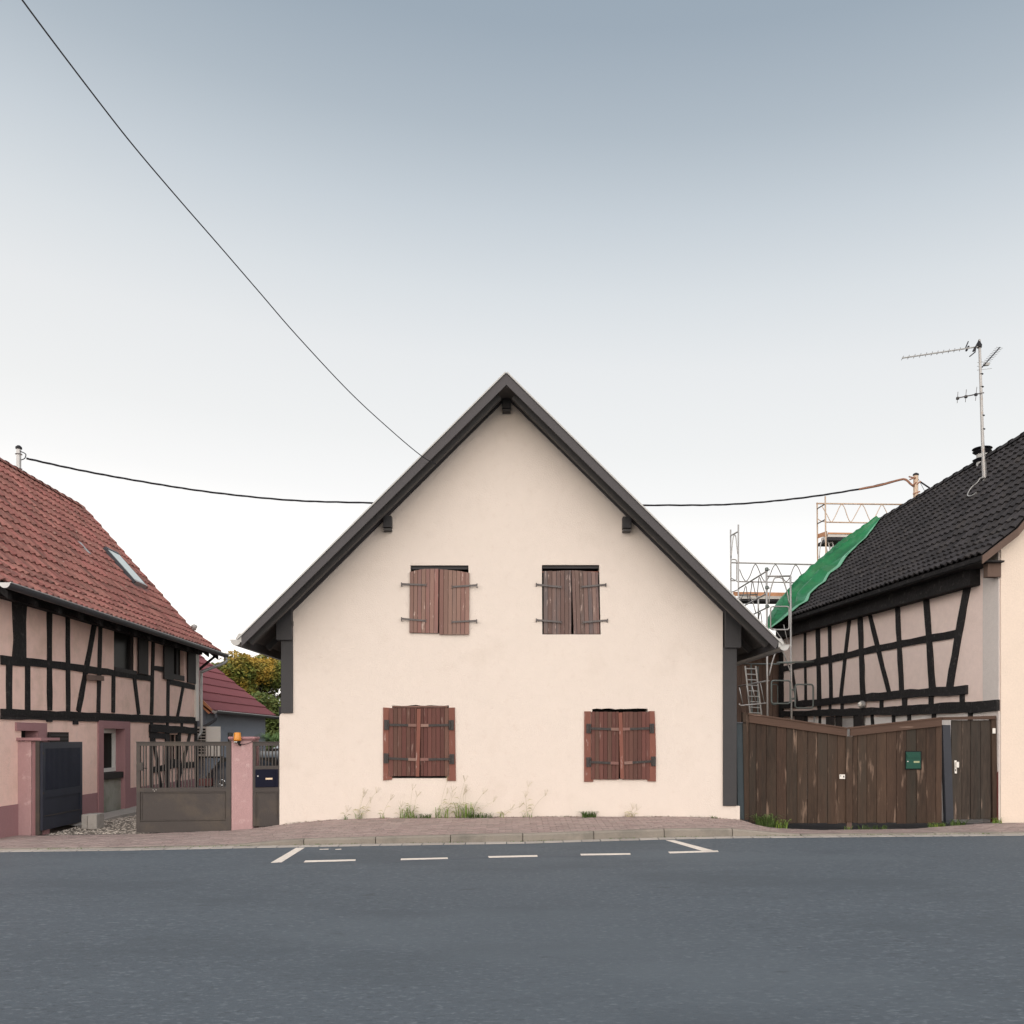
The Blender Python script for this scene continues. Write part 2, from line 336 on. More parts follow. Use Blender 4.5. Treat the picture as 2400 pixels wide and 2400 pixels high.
# kerb stones
kerb = bpy.data.objects.new('kerb', None); scene.collection.objects.link(kerb); kerb['kind'] = 'structure'
joints = []
x = -14.6
for p in (-4.50, -3.12, -2.05, -.93, .165, 1.27, 2.4, 3.5): pass
js = [-3.10 - 1.12 * k for k in range(12)][::-1] + [-2.05, -.93, .165, 1.27, 2.4, 3.51] + [3.51 + 1.1 * k for k in range(1, 11)]
def kerbstone(x0, x1):
    g = MB(); n = 4; x0 += .006; x1 -= .006; jit = random.uniform(-.004, .004)
    for k in range(n + 1):
        X = x0 + (x1 - x0) * k / n; Y = yk(X); z = zkt(X) + jit; zr = zroad(X)
        g.v += [Vector((X, Y, zr - .1)), Vector((X, Y + .006, z - .022)), Vector((X, Y + .028, z)), Vector((X, Y + .14, z)), Vector((X, Y + .14, zr - .1))]
    for k in range(n):
        a, b = 5 * k, 5 * k + 5
        for m in range(5): g.f.append((a + m, b + m, b + (m + 1) % 5, a + (m + 1) % 5))
    g.f.append((4, 3, 2, 1, 0)); g.f.append(tuple(5 * n + q for q in range(5)))
    return g.build('kerb_stone', M['kerb'], kerb)
for a, b in zip(js, js[1:]): kerbstone(a, b)
# gutter setts
gut = bpy.data.objects.new('gutter', None); scene.collection.objects.link(gut); gut['kind'] = 'structure'
X = -11.0
while X < 11:
    w = random.uniform(.27, .33); Y = yk(X); Y2 = yk(X + w); d = .17
    z = zroad(X) + .008 + random.uniform(-.002, .003); g = MB()
    a, b = X + .008, X + w - .008
    g.v += [Vector((a, Y - d, z)), Vector((b, Y2 - d, z)), Vector((b, Y2 - .004, z + .004)), Vector((a, Y - .004, z + .004))]
    g.v += [v + Vector((0, 0, -.03)) for v in g.v[:4]]
    g.f += [(0, 1, 2, 3), (0, 1, 5, 4), (1, 2, 6, 5), (3, 2, 6, 7), (0, 3, 7, 4)]
    g.build('gutter_stone', M['sett'], gut); X += w

# pavers : S-shaped interlocking stones laid in rows along the street
def paver_mesh():
    L, W = .205, .105; s = .012; b = .006; out = []
    top = [(0, 0), (L * .28, s), (L * .5, 0), (L * .72, -s), (L, 0), (L + s, W * .5), (L, W), (L * .72, W - s), (L * .5, W), (L * .28, W + s), (0, W), (s, W * .5)]
    c = (L / 2, W / 2)
    v = []
    for k, (x, y) in enumerate(top):
        dx, dy = x - c[0], y - c[1]; v.append((c[0] + dx * .945, c[1] + dy * .88, 0))
    n = len(v)
    for k, (x, y) in enumerate(top):
        dx, dy = x - c[0], y - c[1]; v.append((c[0] + dx * .97, c[1] + dy * .93, -b * 1.4))
    for k, (x, y) in enumerate(top):
        dx, dy = x - c[0], y - c[1]; v.append((c[0] + dx * .97, c[1] + dy * .93, -.03))
    f = [tuple(range(n))]
    for k in range(n):
        f.append((k, (k + 1) % n, n + (k + 1) % n, n + k)); f.append((n + k, n + (k + 1) % n, 2 * n + (k + 1) % n, 2 * n + k))
    return v, f
pv, pf = paver_mesh(); pme = bpy.data.meshes.new('paver'); pme.from_pydata(pv, [], pf); pme.materials.append(M['paver'])
bm = bmesh.new(); bm.from_mesh(pme); bmesh.ops.recalc_face_normals(bm, faces=bm.faces); bm.to_mesh(pme); bm.free()
spots = []
for i in range(-52, 53):
    for j in range(0, 34):
        X = i * .205 + (.1025 if j % 2 else 0); Y0 = yk(X) + .15 + j * .105
        if Y0 + .1 > yb(X + .1) + .02: continue
        e = .1; z = zside(X + .1, Y0 + .05)
        ax = Vector((2 * e, yk(X + e + .1) - yk(X - e + .1), zside(X + .1 + e, Y0 + .05) - zside(X + .1 - e, Y0 + .05))).normalized()
        ay = Vector((0, .1, zside(X + .1, Y0 + .1) - z)).normalized(); az = ax.cross(ay).normalized(); ay = az.cross(ax)
        z0 = zside(X, Y0) + random.uniform(-.003, .002)
        mt = Matrix(((ax.x, ay.x, az.x, X), (ax.y, ay.y, az.y, Y0), (ax.z, ay.z, az.z, z0), (0, 0, 0, 1)))
        mt = mt @ Matrix.Rotation(random.uniform(-.012, .012), 4, 'Z')
        ppx = abs(X * 2000 / Y0); spots.append((Y0 + (5 if ppx > 1190 else 0), mt))
spots.sort(key=lambda t: t[0]); spots_near = spots[:300]; rest = MB()
for _, mt in spots_near:
    o = bpy.data.objects.new('paver', pme); scene.collection.objects.link(o); o.parent = pav; o.matrix_local = mt
for _, mt in spots[300:]:
    i0 = len(rest.v); rest.v += [mt @ Vector(v) for v in pv]; rest.f += [tuple(i0 + k for k in f) for f in pf]
rest.build('paver_field', M['paver'], pav, kind='stuff')

# painted marks (kept as children of the road)
def on_road(px, py):
    Y = 12
    for _ in range(6): Y = (CAMH - zroad((px - 1200) * Y / 2000) - .004) * 2000 / (py - 1728)
    return P(px, py, Y)
def mark(pts, m=None, name='lane_marking', dz=.004):
    g = MB(); ps = []
    for (a, b) in pts:
        v = on_road(a, b); v.z = zroad(v.x) + dz; ps.append(v)
    t = [v + Vector((0, 0, -.003)) for v in ps]; g.v = ps + t; n = len(ps)
    g.f = [tuple(range(n))] + [(k, (k + 1) % n, n + (k + 1) % n, n + k) for k in range(n)]
    return g.build(name, m or M['paint'], road)
for q in ([(712, 2020.5), (833, 2017), (834, 2014), (716, 2016.5)], [(939, 2015.5), (1050, 2012.5), (1049, 2009.5), (940, 2012)],
          [(1146, 2010), (1260, 2007.5), (1259, 2004), (1144, 2006.5)], [(1362, 2004.5), (1478, 2002.5), (1477, 1999.5), (1360, 2001)],
          [(1570, 1999.5), (1684, 1996), (1682, 1993), (1566, 1996)]): mark(q)
mark([(635, 2021.5), (660, 2020.5), (714, 1986.5), (694, 1987)])
mark([(1561, 1969), (1580, 1969), (1684, 1996.2), (1650, 1995)])
mark([(749, 1991), (770, 1990.2), (770, 1989.2), (749, 1990)]); mark([(786, 1991), (800, 1990.4), (800, 1989.2), (786, 1990)])
# repair strip
mark([(900, 2023), (1000, 2016), (1130, 2011.5), (1400, 2006), (1400, 2003), (1130, 2008), (1000, 2012), (900, 2018)], M['patch'], 'tar_seam', .002)

# ------------------------------------------------------------------ main gabled house
Y0 = 15.0
house = thing('gabled_house', 'cream rendered gable house with anthracite roof trim and four closed wooden shutters', 'house', (0, 15, .2))
def F(px, py, dy=0.0): v = P(px, py, Y0); v.y += dy; return v
def PP(px, py): return F(px, py)
base_pts = [(655, 1965), (1734, 1965)]
openings = {'ul': [(962, 1325), (1098, 1325), (1098, 1486), (962, 1484)],
            'ur': [(1270, 1324), (1404.5, 1324), (1408, 1487), (1271, 1487)],
            'll': [(919, 1653.5), (1052, 1653), (1051, 1824), (918, 1824)],
            'lr': [(1388, 1662), (1518, 1661), (1518, 1826), (1389, 1826)]}
def jag(pts, top=True):
    a, b, c, d = pts; out = []
    n = 12
    for k in range(n + 1):
        t = k / n; out.append((a[0] + (b[0] - a[0]) * t, a[1] + (b[1] - a[1]) * t + (random.uniform(-1.6, 1.6) if 0 < k < n else 0)))
    return out + [c, d]
holes = [openings['ul'], openings['ur'], jag(openings['ll']), jag(openings['lr'])]
outer = [(655, 1985), (655, 1680), (657, 1674), (662, 1671), (687, 1671), (687, 1433), (1188, 934), (1694, 1434), (1694, 1889), (1734, 1889), (1734, 1985)]
MB().prism([outer] + holes, F, (0, .28, 0)).build('gable_wall', M['stucco'], house)
# side walls and rear wall
xl, xr = F(662, 1700).x, F(1724, 1700).x
yr = 25.0
zb = -.3
zt = F(687, 1433).z - .25
MB().box(xl, xl + .25, 15.285, yr, zb, zt).build('side_wall', M['stucco'], house)
MB().box(xr - .25, xr, 15.285, yr, zb, zt).build('side_wall', M['stucco'], house)
MB().prism([[(662, 2000), (662, 1470), (1188, 940), (1724, 1470), (1724, 2000)]], lambda a, b: F(a, b, yr - 15 + .003), (0, .25, 0)).build('rear_wall', M['stucco'], house)
for k in ('ul', 'ur', 'll', 'lr'):
    p = openings[k]; MB().prism([[(p[0][0] - 6, p[0][1] - 6), (p[1][0] + 6, p[1][1] - 6), (p[2][0] + 6, p[2][1] + 6), (p[3][0] - 6, p[3][1] + 6)]], lambda a, b: F(a, b, .285), (0, .04, 0)).build('dark_reveal', M['black'], house)
# corner posts and beam heads
T = M['trim']
MB().obox(F(659.5, 1671.5, -.035), F(687, 0) - F(659.5, 0), (0, .3, 0), (0, 0, F(0, 1500).z - F(0, 1671.5).z)).build('corner_post', T, house, bevel=.006)
MB().obox(F(1694, 1888.5, -.035), F(1726, 0) - F(1694, 0), (0, .3, 0), (0, 0, F(0, 1518).z - F(0, 1888.5).z)).build('corner_post', T, house, bevel=.006)
MB().obox(F(650, 1501.5, -.09), F(687, 0) - F(650, 0), (0, .36, 0), (0, 0, F(0, 1425).z - F(0, 1501.5).z)).build('beam_head', T, house, bevel=.006)
MB().obox(F(1697, 1519.5, -.09), F(1734.5, 0) - F(1697, 0), (0, .36, 0), (0, 0, F(0, 1430).z - F(0, 1519.5).z)).build('beam_head', T, house, bevel=.006)
for (a, b, c, d) in ((1177, 1197.5, 930, 963), (900.5, 920, 1213, 1240), (1457.5, 1477.5, 1215, 1242)):
    MB().obox(F(a, d, -.14), F(b, 0) - F(a, 0), (0, .2, 0), (0, 0, F(0, c).z - F(0, d).z)).build('purlin_end', T, house, bevel=.006)
    MB().obox(F(a + .6, d + 7, -.13), F(b - .6, 0) - F(a + .6, 0), (0, .19, 0), (0, 0, F(0, d + 2).z - F(0, d + 7).z)).build('purlin_end', M['soffit'], house)
# roof : two slopes, in the plane y = 14.35 .. rear
YF = 14.35
def Q(px, py): return P(px, py, YF)
apx_t, apx_b = Q(1186.5, 875), Q(1187, 901.5)
Lt, Lb = Q(565.5, 1492), Q(565.5, 1515); Rt, Rb = Q(1825, 1504), Q(1818, 1521)
roofd = yr + .35 - YF
for (t, b, s) in ((Lt, Lb, -1), (Rt, Rb, 1)):
    # barge board
    MB().prism([[(0, 0), (1, 0), (1, 1), (0, 1)]], lambda u, v: (apx_t + (t - apx_t) * u) * (1 - v) + (apx_b + (b - apx_b) * u) * v, (0, .03, 0)).build('barge_board', M['barge'], house)
    # sheathing slab (underside is the soffit)
    sl = (b - apx_b); nn = Vector((sl.z, 0, -sl.x)); nn = nn.normalized() * (1 if nn.z > 0 else -1)
    g = MB(); u0 = apx_b + nn * .09
    g.obox(Vector((u0.x, YF + .032, u0.z)), sl * .995, (0, roofd - .04, 0), nn * .05); g.build('roof_sheathing', M['soffit'], house)
    # soffit boards running down the rake, in front of the wall
    for k in range(3):
        y = YF + .035 + k * .205
        o = apx_b + nn * (.055 if k == 0 else .065); MB().obox(Vector((o.x, y, o.z)), sl * .985, (0, .195, 0), nn * .02).build('soffit_board', M['soffit'], house)
    # rafters
    for k in range(11):
        y = YF + .20 + k * 1.02
        if 14.97 < y + .09 and y < 15.3: y = 15.32
        o = apx_b - nn * .045; MB().obox(Vector((o.x + s * .12, y, o.z - .115)), sl * .955, (0, .09, 0), nn * .095).build('rafter', M['soffit'], house)
    # eave fascia
    e = b; MB().obox(Vector((e.x - s * .02, YF + .035, e.z - .0)), (s * .025, 0, 0), (0, roofd - .05, 0), (0, 0, t.z - b.z - .015)).build('eave_fascia', T, house)
    # pale verge strip and tile edge on top
    o = apx_t + nn * .004; up = Vector((o.x, YF - .02, o.z + .004))
    MB().obox(up, (t - apx_t) * 1.012, (0, .06, 0), nn * .022).build('verge_strip', M['zincpale'], house)
    g = MB(); n = 20; tl = (t - apx_t)
    for k in range(n):
        a = apx_t + tl * (k / n) + nn * (.03); q = tl / n * 1.04
        g.obox(Vector((a.x, YF + .06, a.z)), q + nn * .005, (0, roofd - .08, 0), nn * .015)
    g.build('roof_course', M['tile_dark'], house, kind='stuff')
    # half round gutter along the eave
    c = Vector((t.x + s * .10, 0, t.z - .068)); r = .082; g = MB(); prof = []
    for k in range(9): a = math.pi + math.pi * k / 8; prof.append((math.cos(a), math.sin(a)))
    i0 = 0
    for y in (YF + .02, yr + .3):
        for (a, bb) in prof: g.v.append(Vector((c.x + a * r, y, c.z + bb * r)))
        for (a, bb) in reversed(prof): g.v.append(Vector((c.x + a * (r - .006), y, c.z + bb * (r - .006) + .002)))
    for k in range(18): g.f.append((k, (k + 1) % 18, 18 + (k + 1) % 18, 18 + k))
    g.f.append(tuple(range(18))); g.f.append(tuple(range(18, 36)))
    gt = g.build('gutter_trough', M['zinc'], house)
    MB().prism([[(a * r, bb * r) for a, bb in prof]], lambda a, bb: Vector((c.x + a, YF + .012, c.z + bb)), (0, .006, 0)).build('gutter_end', M['zincpale'], gt)
    MB().prism([[(-.105, .004), (.105, .004), (.105, .02), (-.105, .02)]], lambda a, bb: Vector((c.x + a, YF + .008, c.z + bb)), (0, .02, 0)).build('gutter_lip', M['zincpale'], gt)
    MB().prism([[(-s * .10, -.03), (-s * .10, .12), (-s * .055, .125), (s * .0, .03)]], lambda a, bb: Vector((c.x + a, YF + .004, c.z + bb)), (0, .02, 0)).build('gutter_bracket', M['zincpale'], gt)
MB().obox(Vector((-2.24, YF - .02, 0)) * 0 + F(686, 1468, -.1), (.018, 0, 0), (0, .09, 0), (0, 0, .085)).build('wall_hook', T, house)

MB().box(apx_b.x - .13, apx_b.x + .13, YF + .035, yr + .3, apx_b.z - .03, apx_t.z - .13).build('ridge_beam', M['soffit'], house)
for (a, b) in (((676, 1433), (1188, 923)), ((1188, 923), (1705, 1434))):
    MB().prism([[(a[0], a[1] + 10), (b[0], b[1] + 10), (b[0], b[1] - 14), (a[0], a[1] - 14)]], lambda p, q: F(p, q, -.035), (0, .03, 0)).build('frieze_board', M['barge'], house)
# shutters
def plank(pts, y0, th, m, par):
    w = pts
    g = MB(); a, b, c, d = [F(px, py) for px, py in w]     # tl tr br bl
    bev = .004
    fr = [Vector((v.x, Y0 + y0, v.z)) for v in (a, b, c, d)]
    cx = sum((v.x for v in fr)) / 4
    ff = []
    for v in fr: ff.append(Vector((v.x + (bev if v.x < cx else -bev), v.y, v.z)))
    md = [Vector((v.x, v.y + bev, v.z)) for v in fr]; bk = [Vector((v.x, v.y + th, v.z)) for v in fr]
    g.v = ff + md + bk
    g.f = [(0, 1, 2, 3), (11, 10, 9, 8)]
    for k in range(4):
        n = (k + 1) % 4; g.f.append((k, n, 4 + n, 4 + k)); g.f.append((4 + k, 4 + n, 8 + n, 8 + k))
    return g.build('plank', m, par)
def leaf(xs, topf, botf, y, m, lean=0.0, label=None, gap=.6):
    x0, x1 = xs[0], xs[-1]
    mid = MB().prism([[(x0 + 2, topf(x0) + 5), (x1 - 2, topf(x1) + 5), (x1 - 2 + lean, botf(x1) - 4), (x0 + 2 + lean, botf(x0) - 4)]], lambda a, b: F(a, b, y + .024), (0, .012, 0))
    lf = mid.build('shutter', M['black'], house, label=label)
    for a, b in zip(xs, xs[1:]):
        ja = random.uniform(-.5, .5)
        plank([(a + gap / 2, topf(a + .3) + ja), (b - gap / 2, topf(b - .3) + ja), (b - gap / 2 + lean, botf(b) + ja * .5), (a + gap / 2 + lean, botf(a) + ja * .5)], y + random.uniform(0, .003), .022, m, lf)
    return lf
def strap(lf, x0, y0, x1, y1, y, w=4.2, tip=None, m='iron'):
    a, b = F(x0, y0, y), F(x1, y1, y)
    g = MB().bar(a, b, w * .0075, .008, (0, -1, 0))
    if tip:   # forked tip at x1
        d = (b - a).normalized(); up = Vector((0, 0, 1))
        for s in (-1, 1): g.bar(b - d * .012, b + d * .035 + up * s * .022, .011, .009, (0, -1, 0))
        c = a - d * .004; g.cbox(c + Vector((0, -.008, 0)), (.018, 0, 0), (0, .022, 0), (0, 0, .05))
        g.tube([c + Vector((0, -.01, -.03)), c + Vector((0, .05, -.035))], .009, 6)
    for t in (.3, .62, .9):
        c = a + (b - a) * t; g.tube([c + Vector((0, -.006, 0)), c + Vector((0, -.013, 0))], .0055, 6)
    return g.build('strap_hinge', M[m], lf)
def sp(x0, y0, s): return lambda a, b: (x0 + a * s, y0 + b * s)
# upper left
c = sp(860, 1280, .1553)
X_ = lambda l, f=c: [f(v, 0)[0] for v in l]
tl = [(650, 392), (710, 380), (770, 368), (830, 356), (890, 347), (1085, 345)]
lf = leaf(X_([650, 710, 770, 830, 892, 955, 1020, 1084]), lambda x: 1280 + .1553 * interp(tl, (x - 860) / .1553), lambda x: 1280 + .1553 * (1308 + (((x - 860) / .1553) - 640) * .02), -.038, M['shut_up'], -1.2, 'left leaf of the upper left shutter, evenly faded planks')
strap(lf, *c(530, 578), *c(880, 592), -.043, tip=1); strap(lf, *c(530, 1100), *c(875, 1130), -.043, tip=1)
tr = [(1095, 355), (1290, 368), (1420, 385), (1550, 412)]
lf = leaf(X_([1097, 1163, 1230, 1293, 1355, 1420, 1484, 1550]), lambda x: 1280 + .1553 * interp(tr, (x - 860) / .1553), lambda x: 1280 + .1553 * 1338, -.040, M['shut_up'], -.8, 'right leaf of the upper left shutter, hanging slightly lower')
strap(lf, *c(1660, 595), *c(1305, 620), -.045, tip=1); strap(lf, *c(1655, 1132), *c(1300, 1148), -.045, tip=1)
# upper right
c = sp(1220, 1280, .1294)
X2 = lambda l: [c(v, 0)[0] for v in l]
lf = leaf(X2([415, 495, 570, 648, 725, 800, 875, 920]), lambda x: c(0, 455 - ((x - 1220) / .1294 - 415) * .04)[1], lambda x: c(0, 1585 + ((x - 1220) / .1294 - 415) * .03)[1], .008, M['shut_up2'], .3, 'left leaf of the upper right shutter, greyed planks')
strap(lf, *c(290, 697), *c(715, 742), -.012, tip=1); strap(lf, *c(290, 1340), *c(720, 1375), -.012, tip=1)
tr2 = [(922, 432), (1060, 440), (1400, 470)]
lf = leaf(X2([924, 985, 1058, 1130, 1208, 1283, 1358, 1398]), lambda x: c(0, interp(tr2, (x - 1220) / .1294))[1], lambda x: c(0, 1588)[1], .006, M['shut_up2'], 5.0, 'right leaf of the upper right shutter, leaning, flaking at its top')
strap(lf, *c(1540, 700), *c(1120, 738), -.012, tip=1); strap(lf, *c(1568, 1345), *c(1150, 1380), -.012, tip=1)
# top frame member inside the upper openings
MB().obox(F(963, 1333, .05), F(1097, 0) - F(963, 0), (0, .08, 0), (0, 0, .06)).build('lintel_board', M['trim'], house)
MB().obox(F(1271, 1331, .05), F(1404, 0) - F(1271, 0), (0, .08, 0), (0, 0, .05)).build('lintel_board', M['trim'], house)
MB().obox(F(1271, 1340, .06), F(1404, 0) - F(1271, 0), (0, .05, 0), (0, 0, .02)).build('lintel_board', M['shut_frame'], house)
# lower shutters
def lower(c, xs_l, xs_r, bar, fl, fr_, top, bot, straps, strapsr, lab):
    k = abs(c(1, 0)[0] - c(0, 0)[0])
    def boardm(poly): return MB().prism([[c(*p) for p in poly]], lambda a, b: F(a, b, -.022), (0, .05, 0))
    boardm(fl).build('window_frame', M['shut_frame'], house, bevel=.003, label='left side board of the lower %s shutter' % lab)
    boardm(fr_).build('window_frame', M['shut_frame'], house, bevel=.003, label='right side board of the lower %s shutter' % lab)
    for xs, st, side in ((xs_l, straps, 1), (xs_r, strapsr, -1)):
        tf = lambda x: c(0, top)[1] + random.uniform(-.2, .2); bf = lambda x: c(0, bot)[1]
        lf = leaf([c(v, 0)[0] for v in xs], tf, bf, -.03, M['shut_low'], 0, ('left' if side > 0 else 'right') + ' leaf of the lower %s shutter' % lab, .5)
        for (x0, y0, x1, y1, xm) in st:
            t = (xm - x0) / (x1 - x0); ym = y0 + (y1 - y0) * t
            a, b = c(x0, y0), c(xm, ym); strap(lf, *a, *b, -.036, 5.6, m='iron_dark')
            a, b = c(xm, ym), c(x1, y1); MB().bar(F(*a, -.0335), F(*b, -.0335), .05, .012, (0, -1, 0)).build('batten', M['shut_up'], lf)
            pl = MB().cbox(F(*c(x0 - 45 * side, y0), -.03), (.085 * k / .1242, 0, 0), (0, .018, 0), (0, 0, .175 * k / .1242))
            pl.tube([F(*c(x0 - 12 * side, y0 - 70), -.05), F(*c(x0 - 12 * side, y0 + 70), -.05)], .013, 8)
            pl.build('hinge_plate', M['iron_dark'], lf)
        if side > 0: MB().prism([[c(*p) for p in bar]], lambda a, b: F(a, b, -.047), (0, .02, 0)).build('cover_strip', M['shut_frame'], lf)
c = sp(870, 1620, .1242)
lower(c, [337, 420, 500, 580, 665, 742, 818, 862], [930, 990, 1070, 1147, 1225, 1305, 1386, 1466],
      [(868, 330), (940, 330), (912, 1605), (848, 1605)],
      [(228, 305), (400, 318), (400, 345), (336, 380), (330, 1600), (400, 1612), (398, 1665), (228, 1685)],
      [(1460, 310), (1580, 308), (1588, 1000), (1600, 1690), (1435, 1690), (1437, 1612), (1470, 1600), (1465, 340)], 318, 1600,
      [(340, 635, 858, 645, 705), (330, 1265, 850, 1290, 705)], [(1470, 640, 940, 648, 1085), (1480, 1280, 930, 1288, 1085)], 'left')
MB().obox(F(*c(400, 305), .02), F(*c(1440, 0)) - F(*c(400, 0)), (0, .05, 0), (0, 0, .025)).build('lintel_board', M['shut_up'], house)
c = sp(1340, 1630, .119)
lower(c, [380, 457, 537, 620, 702, 786, 868, 925], [1000, 1048, 1122, 1205, 1292, 1376, 1456, 1532],
      [(916, 340), (990, 335), (1022, 1640), (950, 1640)],
      [(245, 312), (372, 312), (378, 1650), (424, 1665), (420, 1700), (243, 1700)],
      [(1500, 308), (1630, 308), (1655, 1000), (1655, 1695), (1490, 1690), (1490, 1665), (1530, 1645), (1528, 340)], 322, 1655,
      [(375, 650, 920, 668, 770), (375, 1310, 918, 1335, 760)], [(1530, 648, 1000, 665, 1140), (1560, 1295, 1030, 1330, 1190)], 'right')

# ------------------------------------------------------------------ tile roofs
def tile_geo(n=6):
    prof = [0, .015, .036, .036, .015, 0, 0]   # rolled edge then flat pan
    us = [0, .12, .28, .46, .62, .78, 1.0]; v = []; f = []
    for (b, h) in ((0, .038), (1.10, 0.0)):
        for u, z in zip(us, prof): v.append((u, b, z + h))
    for u, z in zip(us, prof): v.append((u, 0, z + .038 - .034))
    m = len(us)
    for k in range(m - 1): f.append((k, k + 1, m + k + 1, m + k)); f.append((2 * m + k, 2 * m + k + 1, k + 1, k))
    f.append((0, m, 2 * m)); f.append((m - 1, 3 * m - 1, 2 * m - 1))
    return v, f
tv, tf = tile_geo()
def roof_tiles(prof, y0, y1, n, m, parent, key, dY=None, skip=None, name='roof_tile'):
    # prof(Y) -> (eave, kick, ridge) ; n rows ; columns step of .21 m
    w = .21 if m is M['tile_red'] else .175; me = bpy.data.meshes.new('roof_tile'); me.from_pydata(tv, [], tf); me.materials.append(m)
    ncol = int((y1 - y0) / w); items = []
    def pt(Y, s):
        e, k, r = prof(Y); a = (k - e).length; b = (r - k).length; d = s * (a + b)
        return e + (k - e) * (d / a) if d < a else k + (r - k) * ((d - a) / b)
    for i in range(ncol):
        for j in range(n):
            Y = y0 + i * w; p = pt(Y, j / n); q = pt(Y, (j + 1) / n); r = pt(Y + w, j / n)
            if skip and skip(Y + w / 2, (j + .5) / n): continue
            a = (r - p); b = (q - p); la, lb = a.length, b.length; a.normalize(); b = (b - a * b.dot(a)).normalized(); c = a.cross(b)
            if c.z < 0: c = -c
            p = p + c * random.uniform(-.004, .004) + b * random.uniform(-.008, .008)
            items.append((key(Y, j), Matrix(((a.x * la, b.x * lb, c.x, p.x), (a.y * la, b.y * lb, c.y, p.y), (a.z * la, b.z * lb, c.z, p.z), (0, 0, 0, 1)))))
    items.sort(key=lambda t: t[0]); off = world_of(parent); T_ = Matrix.Translation(-off)
    for _, mt in items[:300]:
        o = bpy.data.objects.new(name, me); scene.collection.objects.link(o); o.parent = parent; o.matrix_local = T_ @ mt
    g = MB()
    for _, mt in items[300:]:
        i0 = len(g.v); g.v += [mt @ Vector(v) for v in tv]; g.f += [tuple(i0 + k for k in f) for f in tf]
    if g.v: g.build('tile_field', m, parent, kind='stuff')
    return pt
def slab(name, prof, y0, y1, m, parent, d=-.03, th=-.06, ny=1):
    g = MB(); ys = [y0 + (y1 - y0) * k / ny for k in range(ny + 1)]
    for Y in ys:
        for p in prof(Y): g.v.append(p + Vector((0, 0, d)))
        for p in prof(Y): g.v.append(p + Vector((0, 0, d + th)))
    order = [0, 1, 2, 5, 4, 3]
    for k in range(ny):
        for i in range(6): g.f.append((6 * k + order[i], 6 * k + order[(i + 1) % 6], 6 * k + 6 + order[(i + 1) % 6], 6 * k + 6 + order[i]))
    g.f.append(tuple(order)); g.f.append(tuple(6 * ny + i for i in reversed(order)))
    return g.build(name, m, parent)
def ridge_tiles(prof, y0, y1, m, parent, r=.11, step=.38):
    Y = y0
    while Y < y1:
        p, q = prof(Y)[2], prof(Y + step * 1.08)[2]; g = MB(); n = 8
        for k, (c, rr) in enumerate(((p, r * 1.08), (p.lerp(q, .12), r * 1.08), (p.lerp(q, .13), r), (q, r * .9))):
            for a in range(n + 1):
                t = math.pi * a / n; g.v.append(c + Vector((math.cos(t) * rr * 1.15, 0, math.sin(t) * rr - .03)))
        for k in range(3):
            for a in range(n): g.f.append((k * (n + 1) + a, k * (n + 1) + a + 1, (k + 1) * (n + 1) + a + 1, (k + 1) * (n + 1) + a))
        g.build('ridge_tile', m, parent); Y += step

# ------------------------------------------------------------------ left half-timbered house
lh = thing('timbered_house', 'salmon half timbered house with weathered red tile roof beside the metal gates', 'house', (-8.6, 18, 0))
def LW(Y): return -7.91 - .0315 * Y
def Lp(px, py, out=0.0):
    Y = 7.91 / ((1200 - px) / 2000 - .0315); v = P(px, py, Y); v.x += out; return v
LN = Vector((1, .0315, 0)).normalized()
ya, yb_ = 13.4, 23.4
def Lyz(Y, z, out=0.0): return Vector((LW(Y) + out, Y, z))
def Lz(py, Y): return CAMH - (py - 1728) * Y / 2000
# wall with openings given in (Y, z)
def Lhole(x0, x1, yt, ybm):
    Ya, Yb = Lp(x0, 0).y, Lp(x1, 0).y; Ym = (Ya + Yb) / 2; xm = x0 + (x1 - x0) / 2
    za, zb_ = Lp(xm, ybm).z, Lp(xm, yt).z
    return [(Ya, za), (Yb, za), (Yb, zb_), (Ya, zb_)]
h_door = Lhole(239, 290, 1707, 1911); h_w1 = Lhole(267, 318, 1470, 1572); h_w2 = Lhole(402, 431, 1510, 1592); h_w3 = Lhole(391, 417, 1722, 1788); h_far = Lhole(50, 86, 1712, 1860)
zP = .47
MB().prism([[(ya, zP), (h_door[0][0], zP), (h_door[0][0], h_door[2][1]), (h_door[1][0], h_door[2][1]), (h_door[1][0], zP), (yb_, zP), (yb_, 4.3), (ya, 4.3)], h_w1, h_w2, h_w3, [(max(ya + .3, a), max(b, zP + .05)) for a, b in h_far]],
           lambda a, b: Lyz(a, b), (-.3, 0, 0)).build('wall', M['pinkwall'], lh)
MB().prism([[(ya, -.3), (h_door[0][0], -.3), (h_door[0][0], zP), (ya, zP)]], lambda a, b: Lyz(a, b, .012), (-.3, 0, 0)).build('plinth', M['mauve'], lh)
MB().prism([[(h_door[1][0], -.3), (yb_, -.3), (yb_, zP), (h_door[1][0], zP)]], lambda a, b: Lyz(a, b, .012), (-.3, 0, 0)).build('plinth', M['mauve'], lh)
